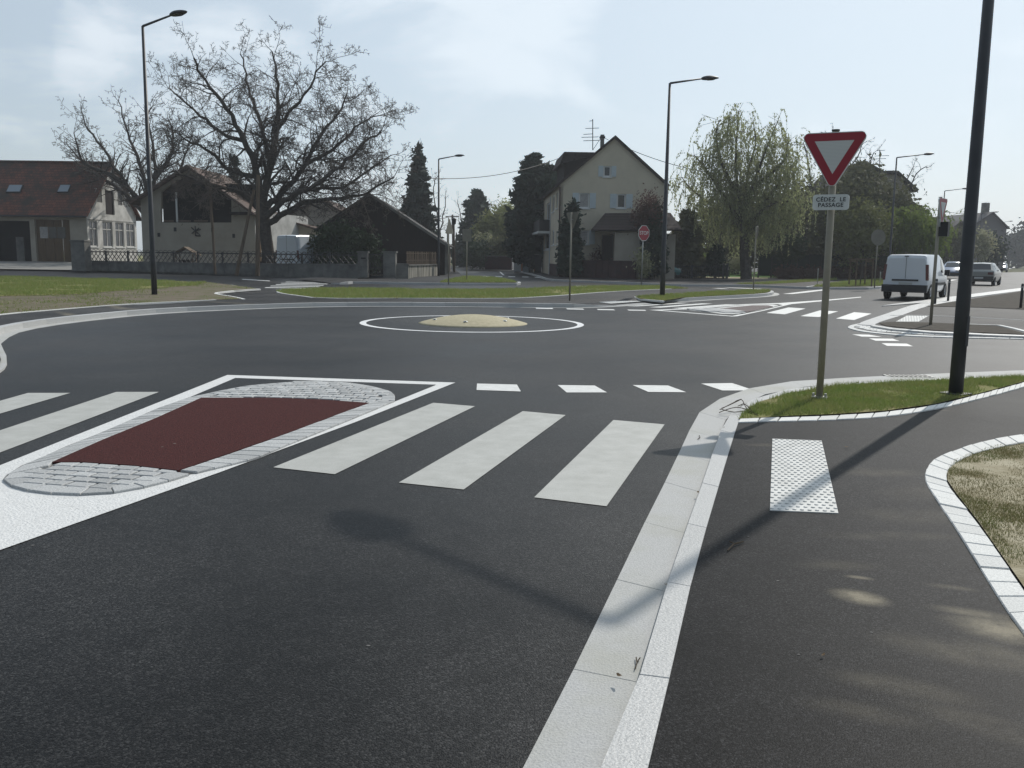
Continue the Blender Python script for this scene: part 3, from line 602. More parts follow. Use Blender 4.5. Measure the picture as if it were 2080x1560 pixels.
# house-side pavement (behind, right)
k3 = [G(x, y, ZF) for x, y in ((945, 530), (960, 534), (1000, 541), (1050, 549.5), (1090, 559), (1115, 566.5), (1180, 569.5), (1280, 573.2), (1370, 577), (1480, 578.2), (1535, 578.6), (1640, 583), (1700, 583.8), (1800, 581), (1900, 564), (1960, 552), (2030, 540.5), (2062, 534.2))]
k3p = kerb_run('kerb_stone', M['kerb'], k3, .16, 2.0, side=1)
i3 = offset_in(k3p, .155, 1)
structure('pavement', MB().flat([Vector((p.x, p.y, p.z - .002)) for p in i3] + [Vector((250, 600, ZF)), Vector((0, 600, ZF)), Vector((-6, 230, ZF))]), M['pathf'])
turf([(1490, 577), (1560, 574), (1620, 570), (1700, 565.5), (1700, 568.5), (1620, 574), (1560, 577)], ZF + .004, 260, .1, 36, cover=.2)
turf([(1650, 582.2), (1680, 577), (1730, 571), (1800, 566), (1830, 566), (1800, 580), (1700, 582.6)], ZF + .004, 350, .1, 37, cover=.15)
border([(1640, 583), (1690, 575.5), (1735, 569.5), (1800, 565)], ZF, .1, parent=road)

# ------------------------------------------------------------------ far right corner block
kb_o = [(1742, 659), (1755, 652), (1800, 637), (1850, 620.5), (1890, 612.6), (1960, 602), (2080, 584), (2400, 545)]
kb_i = [(1776, 661), (1788, 653.5), (1832, 640), (1872, 625.5), (1905, 617.4), (1970, 606.6), (2080, 589.6), (2400, 549)]
two_line('kerb_stone', M['kerb'], kb_o, kb_i, .03, .04, 1.0)
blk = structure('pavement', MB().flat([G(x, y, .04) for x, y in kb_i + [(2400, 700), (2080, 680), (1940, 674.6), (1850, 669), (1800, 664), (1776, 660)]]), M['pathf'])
def soilpatch(px, z, mt, nm='bare_ground'): return structure(nm, MB().flat([G(x, y, z) for x, y in px]), M[mt])
soilpatch([(1880, 621.5), (1905, 618), (1970, 607.6), (2080, 591), (2400, 551), (2400, 640), (2080, 628), (1990, 624)], .055, 'mud')
soilpatch([(1784, 656), (1812, 653.4), (1890, 655), (1980, 659), (2022, 661), (2050, 668), (2080, 676.5), (2080, 679), (1940, 673), (1860, 668), (1800, 661.5)], .055, 'mud')
border([(1810, 640.5), (1842, 640), (1900, 641.5), (1990, 645.5), (2080, 651), (2200, 658)], .04, .06, parent=blk, h=.008)
border([(1940, 659), (1985, 658.5), (2022, 660.8), (2050, 667), (2085, 676)], .04, .12, parent=blk, h=.02)
two_line('kerb_stone', M['kerb'], [(1776, 660), (1800, 664.2), (1850, 669.5), (1940, 674.5), (2080, 680.5), (2300, 686)], [(1768, 661.5), (1795, 666.4), (1850, 672), (1940, 677.4), (2080, 683), (2300, 689)], .06, .06, 1.0)
apr = [(1724, 664), (1735, 659.5), (1752, 657), (1770, 657.8), (1795, 666.6), (1850, 672.3), (1940, 677.6), (2080, 683.4), (2300, 690), (2300, 694.5), (2080, 687.8), (1940, 684.8), (1850, 681.5), (1790, 677), (1745, 671.5)]
ap = thing('sett_apron', 'pale cobbled sett apron curving round the far right corner', 'paving', G(1850, 675), worldbuilt=True)
obj('mortar_bed', MB().flat([G(x, y, .010) for x, y in apr]), M['joint'], ap)
two_line('edge_sett', M['settw'], [(1758, 655.5), (1735, 658.6), (1722, 664.5), (1745, 672), (1790, 677.6), (1850, 682), (1940, 685.2), (2080, 688.2)], [(1760, 658), (1744, 660.5), (1734, 664.3), (1752, 670.2), (1792, 675.6), (1850, 679.8), (1940, 683.2), (2080, 686.2)], .018, .018, .3, parent=ap, base=0, gap=.02)
fill_setts([G(x, y) for x, y in ((1738, 664.2), (1752, 660), (1768, 660.5), (1795, 667.6), (1850, 673.2), (1940, 678.6), (2080, 684.2), (2120, 685.4), (2120, 687), (2080, 686), (1940, 683), (1850, 679.4), (1795, 675), (1755, 669.6))], G(1850, 677), G(1940, 681), .22, .2, .0, z0=.016, par=ap, mt=M['settw'])

# thin spring haze over the whole place
hb = MB().hexa([(-420, -30, -1.2), (420, -30, -1.2), (420, 650, -1.2), (-420, 650, -1.2)], [(-420, -30, 30), (420, -30, 30), (420, 650, 30), (-420, 650, 30)])
hm = bpy.data.materials.new('haze_air'); hm.use_nodes = True; ht = hm.node_tree; ht.nodes.remove(ht.nodes['Principled BSDF'])
pv = N(ht, 'ShaderNodeVolumePrincipled'); pv.inputs['Color'].default_value = (.90, .94, 1.0, 1); pv.inputs['Density'].default_value = .0006; pv.inputs['Anisotropy'].default_value = .3
ht.links.new(pv.outputs[0], ht.nodes['Material Output'].inputs['Volume']); hzo = obj('haze', hb, hm); tag(hzo, kind='stuff')

# ------------------------------------------------------------------ building helpers
def tiles(name, c1, c2, c3, axis='x', sx=.25, sz=.16, moss=.5):
    m = bpy.data.materials.new(name); m.use_nodes = True; t = m.node_tree; b = t.nodes['Principled BSDF']; b.inputs['Roughness'].default_value = .85; b.inputs['Specular IOR Level'].default_value = .25
    g = N(t, 'ShaderNodeNewGeometry'); s = N(t, 'ShaderNodeSeparateXYZ'); t.links.new(g.outputs['Position'], s.inputs[0])
    c = N(t, 'ShaderNodeCombineXYZ'); t.links.new(s.outputs[0 if axis == 'x' else 1], c.inputs[0]); t.links.new(s.outputs[2], c.inputs[1])
    br = N(t, 'ShaderNodeTexBrick'); t.links.new(c.outputs[0], br.inputs['Vector']); br.inputs['Scale'].default_value = 1; br.inputs['Brick Width'].default_value = sx; br.inputs['Row Height'].default_value = sz; br.inputs['Mortar Size'].default_value = .018; br.inputs['Mortar Smooth'].default_value = .6
    br.inputs['Color1'].default_value = (*c1, 1); br.inputs['Color2'].default_value = (*c2, 1); br.inputs['Mortar'].default_value = tuple(x * .35 for x in c3) + (1,)
    n = N(t, 'ShaderNodeTexNoise', Scale=.55, Detail=7.0, Roughness=.65); t.links.new(g.outputs['Position'], n.inputs['Vector'])
    r = N(t, 'ShaderNodeMapRange'); t.links.new(n.outputs[0], r.inputs[0]); r.inputs[1].default_value = .42; r.inputs[2].default_value = .62; r.inputs[4].default_value = moss
    x = N(t, 'ShaderNodeMix', data_type='RGBA'); t.links.new(r.outputs[0], x.inputs['Factor']); t.links.new(br.outputs[0], x.inputs['A']); x.inputs['B'].default_value = (*c3, 1)
    t.links.new(x.outputs['Result'], b.inputs['Base Color'])
    bp = N(t, 'ShaderNodeBump', Strength=.6, Distance=.03); bp.invert = True; t.links.new(br.outputs['Fac'], bp.inputs['Height']); t.links.new(bp.outputs[0], b.inputs['Normal'])
    return m
M['tile_red'] = tiles('red_clay_tiles', (.17, .058, .036), (.095, .040, .028), (.036, .029, .023), 'x', .34, .24, .97)
M['tile_b'] = tiles('brown_clay_tiles', (.13, .08, .06), (.095, .062, .05), (.075, .06, .05), 'y', .3, .2, .6)
M['tile_dark'] = tiles('dark_roof_tiles', (.055, .035, .032), (.04, .028, .027), (.028, .024, .022), 'y', .3, .2, .5)
M['tile_gr'] = tiles('grey_roof_tiles', (.075, .07, .068), (.055, .052, .05), (.04, .038, .036), 'x', .3, .2, .5)
M['render_w'] = mat('white_plaster', (.58, .57, .54), .9, .2, (.36, .355, .33), 1.2, 8, .35, .7, bump=.2, bscale=18)
M['render_b'] = mat('beige_plaster', (.36, .325, .27), .9, .2, (.30, .27, .22), .8, 6)
M['render_e'] = mat('ochre_plaster', (.58, .52, .405), .9, .2, (.50, .45, .35), .6, 6, bump=.15, bscale=20)
M['stone'] = mat('dirty_concrete', (.20, .195, .18), .95, .15, (.10, .10, .095), 1.5, 8, .35, .68, bump=.5, bscale=14)
M['streak'] = mat('streaked_concrete', (.36, .34, .29), .95, .15, (.12, .115, .10), 3, 7, .42, .6, stretch=(2.2, 2.2, .12), bump=.3, bscale=9)
M['brickdark'] = mat('dark_red_wall', (.060, .030, .030), .9, .2, (.04, .024, .026), 3, 6, bump=.3, bscale=14)
M['shutter'] = mat('pale_shutter_paint', (.52, .58, .60), .6, .35, (.46, .52, .54), 3)
M['whitef'] = mat('white_frame', (.62, .63, .62), .5, .4)
M['curtain'] = mat('net_curtain', (.42, .41, .39), .8, .2, (.28, .27, .26), 8)
M['door_b'] = mat('brown_garage_boards', (.13, .085, .045), .8, .2, (.09, .06, .035), 3, stretch=(3, 3, .3))
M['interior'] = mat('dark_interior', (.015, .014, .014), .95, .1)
M['orange'] = mat('orange_plaster', (.38, .15, .055), .9, .2, (.30, .12, .05), 1)
M['cyanw'] = mat('bluish_white_plaster', (.50, .54, .56), .9, .2, (.42, .45, .47), 1)
M['iron'] = mat('dark_iron', (.022, .022, .024), .6, .4)
M['greenscreen'] = mat('green_fence_screen', (.012, .030, .026), .8, .2, (.009, .022, .020), 2)
def uzs(pl, pts): return [pl.uz(x, y) for x, y in pts]
def wall(t, pl, outline, holes, mt, name='wall', th=.25, off=0.0, px=True):
    O = uzs(pl, outline) if px else outline; H = [(uzs(pl, h) if px else h) for h in holes]
    loops = [[Vector((u, z, 0)) for u, z in O]] + [[Vector((u, z, 0)) for u, z in h] for h in H]
    allp = [p for l in loops for p in l]; mb = MB()
    mb.v = [tuple(pl.P(p.x, p.y, off)) for p in allp] + [tuple(pl.P(p.x, p.y, off - th)) for p in allp]
    for tr in tessellate_polygon(loops): mb.f.append(tuple(tr))
    n = len(allp); i = 0
    for l in loops:
        k = len(l)
        for j in range(k): a, b = i + j, i + (j + 1) % k; mb.f.append((a, b, n + b, n + a))
        i += k
    return obj(name, mb, mt, t)
def rect(pl, x0, y0, x1, y1):
    a = pl.uz(x0, (y0 + y1) / 2)[0]; b = pl.uz(x1, (y0 + y1) / 2)[0]; zt = pl.uz((x0 + x1) / 2, y0)[1]; zb = pl.uz((x0 + x1) / 2, y1)[1]; return min(a, b), zb, max(a, b), zt
def rc(r): return [(r[0], r[1]), (r[2], r[1]), (r[2], r[3]), (r[0], r[3])]
def window(t, pl, r, fw=.07, fm=None, gm=None, cols=2, rows=1, sill=True, off=-.10, shut=0, shm=None):
    fm = fm or M['whitef']; gm = gm or M['glass']; u0, z0, u1, z1 = r; mb = MB()
    for a, b, c, d in ((u0, u0 + fw, z0, z1), (u1 - fw, u1, z0, z1), (u0 + fw, u1 - fw, z0, z0 + fw), (u0 + fw, u1 - fw, z1 - fw, z1)): mb.slab(pl, a, b, c, d, off - .03, off + .03)
    for k in range(1, cols): x = u0 + (u1 - u0) * k / cols; mb.slab(pl, x - fw * .4, x + fw * .4, z0 + fw, z1 - fw, off - .025, off + .025)
    for k in range(1, rows): z = z1 - (z1 - z0) * k / rows * .62; mb.slab(pl, u0 + fw, u1 - fw, z - fw * .4, z + fw * .4, off - .028, off + .028)
    w = obj('window', mb, fm, t)
    obj('pane', MB().slab(pl, u0 + fw * .5, u1 - fw * .5, z0 + fw * .5, z1 - fw * .5, off - .02, off - .01), gm, w)
    if sill: obj('sill', MB().slab(pl, u0 - .08, u1 + .08, z0 - .08, z0 - .002, off, .07), shm or M['whitef'], w)
    if shut:
        for a, b in ((u0 - shut - .02, u0 - .02), (u1 + .02, u1 + shut + .02)):
            s = MB().slab(pl, a, b, z0, z1, .01, .05)
            for k in range(9): z = z0 + (z1 - z0) * (k + .5) / 9; s.slab(pl, a + .07, b - .07, z - .04, z + .02, .052, .065)
            obj('shutter', s, shm or M['shutter'], t)
    return w
def roof(t, P1, P2, Q1, Q2, th, mt, name='roof'):   # plate with upper face P1-P2 (eave) Q1-Q2 (ridge)
    pts = [Vector(p) for p in (P1, P2, Q2, Q1)]; n = (pts[1] - pts[0]).cross(pts[2] - pts[0]).normalized()
    if n.z < 0: n = -n
    return obj(name, MB().hexa([p - n * th for p in pts], pts), mt, t)
def v3(p, z): return Vector((p[0], p[1], z))

# ------------------------------------------------------------------ the yard, rising towards the barn
structure('yard', MB().flat([v3(G(-300, 545), .125), v3(G(160, 552), .125), v3(PD(150, 531, 80), .56), v3(PD(-300, 531, 80), .56)]), mat('gravel_yard', (.26, .25, .23), .95, .15, (.20, .195, .18), 3, 8))
structure('garden_ground', MB().flat([v3(G(160, 552), .124), v3(G(730, 567), .124), v3(G(900, 560), .124), (-9, 110, .3), (-40, 110, .56), v3(PD(150, 531, 80), .555)]), M['soil'])
structure('terrain', MB().flat([(-120, 79.5, .5), (-36, 79.5, .5), (-20, 100, .3), (-12, 220, .2), (-400, 300, .5), (-400, 79.5, .5)]), M['turf'])

# ------------------------------------------------------------------ long barn with red tiled roof (left)
def barn():
    t = thing('barn', 'long barn with mossy red tiled roof, two skylights and a sunlit white gable', 'barn', (-38, 80, 0), worldbuilt=True)
    A = PD(175, 430, 80); C1 = v3(A, 0); C2 = v3(PD(276, 440, 88.5), 0); pg = Plane(C1, C2); pf = Plane(C1 + Vector((-60, 0, 0)), C1)
    L = (C2 - C1).length; ze = PD(170, 428, 80).z; za = PD(226, 334, 84.2).z; zb = .3
    gh = [(182, 448, 198, 501), (209, 450, 229, 502), (235, 452, 252, 502), (257, 454, 274, 502)]; gu = [(197, 383, 207, 411), (239, 390, 248, 417)]
    door = rect(pg, 214, 387, 232, 436); hs = [rect(pg, *q) for q in gh + gu]
    wall(t, pg, [(0, zb), (L, zb), (L, ze), (L / 2, za), (0, ze)], [rc(h) for h in hs + [door]], M['render_w'], px=False)
    for k, h in enumerate(hs[:4]): window(t, pg, h, .10, cols=2, rows=2, fm=M['render_w'])
    for h in hs[4:]: obj('shutter', MB().slab(pg, h[0], h[2], h[1], h[3], -.12, -.05), mat('grey_hatch', (.10, .10, .095), .9), t)
    obj('hatch', MB().slab(pg, door[0], door[2], door[1], door[3], -.2, -.12), M['darkwood'], t)
    obj('wall_band', MB().slab(pg, .1, L - .1, ze - .75, ze - .70, .002, .02), M['stone'], t)
    uA = (pf.B - pf.A).length
    o = [rect(pf, -60, 448, 62, 530), rect(pf, 72, 446, 143, 528)]
    wall(t, pf, [(0, zb), (uA, zb), (uA, ze + .02), (0, ze + .02)], [rc((o[0][0], zb + .01, o[0][2], o[0][3])), rc((o[1][0], zb + .01, o[1][2], o[1][3]))], M['render_b'], px=False, th=.35)
    d = o[1]; w4 = (d[2] - d[0]) / 4
    for k in range(4): obj('door_leaf', MB().slab(pf, d[0] + k * w4 + .02, d[0] + (k + 1) * w4 - .02, zb, d[3], -.3, -.24), M['door_b'], t)
    for k in (1, 2, 3): obj('pane', MB().slab(pf, d[0] + k * w4 - .45, d[0] + k * w4 + .25, zb + 2.3, zb + 3.3, -.235, -.22), M['curtain' if k == 1 else 'glass'], t)
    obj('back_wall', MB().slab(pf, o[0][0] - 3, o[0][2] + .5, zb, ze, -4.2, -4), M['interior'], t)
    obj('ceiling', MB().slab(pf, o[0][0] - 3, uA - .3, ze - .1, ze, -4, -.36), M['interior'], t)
    obj('prop_board', MB().slab(pf, o[0][2] - 1.9, o[0][2] - 1.2, zb, zb + 2.4, -1.2, -1.1), M['stone'], t)
    sl = (za - ze) / (L / 2)                       # slope of the roof
    ov = .55; U = pg.u; nx = Vector((-62, 0, 0))
    f0 = C1 - U * ov + Vector((.35, 0, 0)); r0 = C1 + U * (L / 2) + Vector((.35, 0, 0)); b0 = C2 + U * ov + Vector((.35, 0, 0))
    rf = roof(t, v3(f0, ze - ov * sl + .12), v3(f0 + nx, ze - ov * sl + .12), v3(r0, za + .12), v3(r0 + nx, za + .12), .14, M['tile_red'])
    roof(t, v3(b0, ze - ov * sl + .12), v3(b0 + nx, ze - ov * sl + .12), v3(r0, za + .12), v3(r0 + nx, za + .12), .14, M['tile_red'])
    obj('ridge_cap', MB().tube([v3(r0 + Vector((.02, 0, 0)), za + .14), v3(r0 + nx, za + .14)], .14, 6), M['tile_red'], t)
    obj('gutter', MB().tube([v3(f0, ze - ov * sl + .02) + Vector((0, -.08, 0)), v3(f0 + nx, ze - ov * sl + .02) + Vector((0, -.08, 0))], .08, 6), M['iron'], t)
    for (x0, y0, x1, y1) in ((12, 377, 48, 392), (116, 377, 145, 392)):
        def on(x, y):                               # pixel on front slope
            d_ = ray(x, y); n = (v3(f0 + nx, 0) - v3(f0, 0)).cross(v3(r0, za) - v3(f0, ze - ov * sl)); p0 = v3(f0, ze - ov * sl + .12)
            tt = (p0 - Vector((0, 0, CAM_H))).dot(n) / d_.dot(n); return Vector((0, 0, CAM_H)) + d_ * tt
        q = [on(x0, y1), on(x1 - 6, y1), on(x1, y0), on(x0 + 7, y0)]; up = Vector((0, -.6, .8))
        obj('skylight', MB().hexa([p - up * .02 for p in q], [p + up * .10 for p in q]), M['iron'], t)
        c = sum(q, Vector()) / 4; q2 = [p.lerp(c, .12) for p in q]
        obj('skylight_pane', MB().hexa([p + up * .10 for p in q2], [p + up * .12 for p in q2]), mat('skylight_glass', (.16, .20, .24), .12, .6), t)
    wall(t, Plane(C1 + nx, C2 + nx), [(0, zb), (L, zb), (L, ze), (L / 2, za), (0, ze)], [], M['render_w'], px=False)
barn()

# ------------------------------------------------------------------ small house with open loft, behind the walnut
def loft_house():
    t = thing('house', 'beige house with a wide dark open loft and a crossed emblem, behind the lattice fence', 'house', (-28, 71, 0), worldbuilt=True)
    D = 71; pl = Plane(v3(PD(285, 500, D), 0), v3(PD(517, 500, D), 0)); zb = .1
    op = uzs(pl, [(327, 452), (470, 452), (470, 398), (385, 352), (350, 372), (327, 390)])
    wall(t, pl, [pl.uz(285, 400), pl.uz(385, 343), pl.uz(517, 430), (pl.uz(517, 430)[0], zb), (pl.uz(285, 400)[0], zb)], [op], M['render_b'], px=False, th=.3)
    ur = pl.uz(517, 430)[0]; B = pl.P(ur, 0); back = Vector((.25, 1, 0)).normalized() * 9
    ps = Plane(B, B + back); wall(t, ps, [(0, zb), (9, zb), (9, pl.uz(517, 430)[1]), (0, pl.uz(517, 430)[1])], [], M['render_w'], px=False)
    za = pl.uz(385, 340)[1]; ua = pl.uz(385, 340)[0]; zl = pl.uz(268, 412)[1]; ul = pl.uz(268, 412)[0]; zr = pl.uz(530, 440)[1]; ue = pl.uz(530, 440)[0]
    bk = Vector((0, 9, 0)); f = Vector((0, -.7, 0))
    roof(t, v3(pl.P(ul, 0) + f, zl), v3(pl.P(ul, 0) + bk, zl), v3(pl.P(ua, 0) + f, za + .15), v3(pl.P(ua, 0) + bk, za + .15), .18, M['tile_b'])
    roof(t, v3(pl.P(ue, 0) + f, zr), v3(pl.P(ue, 0) + bk, zr), v3(pl.P(ua, 0) + f, za + .15), v3(pl.P(ua, 0) + bk, za + .15), .18, M['tile_b'])
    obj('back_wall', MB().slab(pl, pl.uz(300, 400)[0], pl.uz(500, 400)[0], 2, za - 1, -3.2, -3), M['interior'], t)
    r = rect(pl, 327, 450, 470, 454)
    obj('loft_floor', MB().slab(pl, r[0], r[2], r[1], r[1] + .1, -3, -.3), M['darkwood'], t)
    obj('post', MB().slab(pl, *(lambda q: (q[0], q[2], q[1], q[3]))(rect(pl, 355, 390, 358, 452)), -.3, -.18), M['whitef'], t)
    obj('post', MB().slab(pl, *(lambda q: (q[0], q[2], q[1], q[3]))(rect(pl, 424, 380, 429, 452)), -.3, -.18), M['wood'], t)
    for x0, x1 in ((330, 350), (362, 385), (392, 420)):
        q = rect(pl, x0, 448, x1, 450); obj('rail', MB().slab(pl, q[0], q[2], q[1], q[1] + .12, -.28, -.2), M['wood'], t)
    for x, y in ((323, 477), (356, 466), (432, 467), (475, 479)):
        q = rect(pl, x - 2.6, y - 4, x + 2.6, y + 4); obj('vent_grille', MB().slab(pl, q[0], q[2], q[1], q[3], .005, .05), M['iron'], t)
    em = [((389, 462), (406, 477)), ((405, 463), (390, 474)), ((397, 459), (398, 479)), ((398, 479), (408, 479)), ((400, 468), (408, 466))]
    e = MB()
    for a, b in em: e.tube([pl.P(*pl.uz(*a), .05), pl.P(*pl.uz(*b), .05)], .045, 5)
    obj('wall_emblem', e, M['iron'], t)
    obj('eave_beam', MB().slab(pl, *(lambda q: (q[0], q[2], q[1], q[3]))(rect(pl, 466, 431, 530, 437)), .02, .3), M['darkwood'], t)
    q = rect(pl, 514, 466, 517, 530); obj('door_frame', MB().slab(pl, q[0], q[2] + .35, zb, q[3], -.6, -.35), M['door_b'], t)
loft_house()
k = thing('garden_shelter', 'small wooden shelter with a low pitched roof in front of the beige loft house', 'shelter', v3(PD(378, 520, 66), .3))
obj('roof_left', MB().hexa([(-.95, -.5, 1.0), (.05, -.5, 1.55), (.05, .5, 1.55), (-.95, .5, 1.0)], [(-.98, -.5, 1.06), (.02, -.5, 1.64), (.02, .5, 1.64), (-.98, .5, 1.06)]), M['wood'], k)
obj('roof_right', MB().hexa([(.05, -.5, 1.55), (.95, -.5, 1.0), (.95, .5, 1.0), (.05, .5, 1.55)], [(.02, -.5, 1.64), (.98, -.5, 1.06), (.98, .5, 1.06), (.02, .5, 1.64)]), M['wood'], k)
for x in (-.6, .6):
    for y in (-.35, .35): p = obj('post', MB().box((0, 0, .55), (.09, .09, 1.1)), M['wood'], k); p.location = (x, y, 0)
obj('box', MB().box((0, 0, .35), (.9, .6, .7)), M['darkwood'], k)

# ------------------------------------------------------------------ dark wooden shed with wide gable
def shed():
    t = thing('wooden_barn', 'dark boarded wooden barn with a wide low gable roof on the street corner', 'barn', (-10, 66, 0), worldbuilt=True)
    D = 65; pl = Plane(v3(PD(650, 500, D), 0), v3(PD(903, 500, D + 1), 0))
    O = uzs(pl, [(650, 461), (650, 560), (903, 560), (903, 492), (752, 398)]); uR = O[2][0]
    zr = O[3][1]; za = O[4][1]; ua = O[4][0]
    wall(t, pl, [(O[0][0], O[0][1]), (O[0][0], .1), (uR, .1), (uR, zr), (ua, za)], [], M['darkwood'], px=False)
    nb = 34
    for i in range(nb):
        u = O[0][0] + (uR - O[0][0]) * (i + .5) / nb; zt = (za - (u - ua) / (uR - ua) * (za - zr)) if u > ua else (za - (ua - u) / (ua - O[0][0]) * (za - O[0][1]))
        obj('plank', MB().slab(pl, u - .15, u + .15, .15, zt - .12, .004, .02 + .012 * (i % 3)), M['darkwood'], t)
    back = Vector((-.04, 1, 0)).normalized(); f = Vector((0, -.5, 0)); L = back * 16
    ul, zl = pl.uz(640, 467); ue, ze = pl.uz(914, 499)
    roof(t, v3(pl.P(ue, 0) + f, ze), v3(pl.P(ue, 0) + L, ze), v3(pl.P(ua, 0) + f, za + .2), v3(pl.P(ua, 0) + L, za + .2), .12, M['tile_gr'])
    roof(t, v3(pl.P(ul, 0) + f, zl), v3(pl.P(ul, 0) + L, zl), v3(pl.P(ua, 0) + f, za + .2), v3(pl.P(ua, 0) + L, za + .2), .12, M['tile_gr'])
    obj('barge_board', MB().hexa([v3(pl.P(ua, 0) + f * 1.04, za), v3(pl.P(ue, 0) + f * 1.04, ze - .2), v3(pl.P(ue, 0) + f, ze - .2), v3(pl.P(ua, 0) + f, za)], [v3(pl.P(ua, 0) + f * 1.04, za + .22), v3(pl.P(ue, 0) + f * 1.04, ze + .02), v3(pl.P(ue, 0) + f, ze + .02), v3(pl.P(ua, 0) + f, za + .22)]), M['stone'], t)
    ps = Plane(pl.P(uR, 0), pl.P(uR, 0) + L)
    for a in range(6): obj('side_panel', MB().slab(ps, a * 2.6 + .05, a * 2.6 + 2.4, .1, zr, -.1, 0.0 - .02 * (a % 2)), M['wood' if a % 2 else 'darkwood'], t)
    for a in (0, 2.5, 7.8): obj('post', MB().slab(ps, a, a + .2, .1, zr, .02, .12), M['stone'], t)
shed()
def plain_roofhouse(label, D, base, left, apex, right, mtr, mtw, depth=9, name='house'):
    pl = Plane(v3(PD(left[0], 500, D), 0), v3(PD(right[0], 500, D), 0)); t = thing(name, label, 'house', v3(pl.A, 0), worldbuilt=True)
    a, b, c = pl.uz(*left), pl.uz(*apex), pl.uz(*right)
    wall(t, pl, [(a[0] + .3, a[1]), (a[0] + .3, base), (c[0] - .3, base), (c[0] - .3, c[1]), (b[0], b[1] - .15)], [], mtw, px=False)
    f = Vector((0, -.4, 0)); L = Vector((0, depth, 0))
    for e in (a, c): roof(t, v3(pl.P(e[0], 0) + f, e[1]), v3(pl.P(e[0], 0) + L, e[1]), v3(pl.P(b[0], 0) + f, b[1]), v3(pl.P(b[0], 0) + L, b[1]), .15, mtr)
    return t, pl
plain_roofhouse('brownish tiled roof of a house showing behind the walnut tree, left of the wooden barn', 84, .3, (545, 455), (650, 402), (735, 452), M['tile_b'], M['render_b'])
plain_roofhouse('low cream outbuilding behind the parked high white van', 78, .3, (540, 462), (590, 448), (665, 470), M['tile_b'], M['render_e'], 5, 'outbuilding')

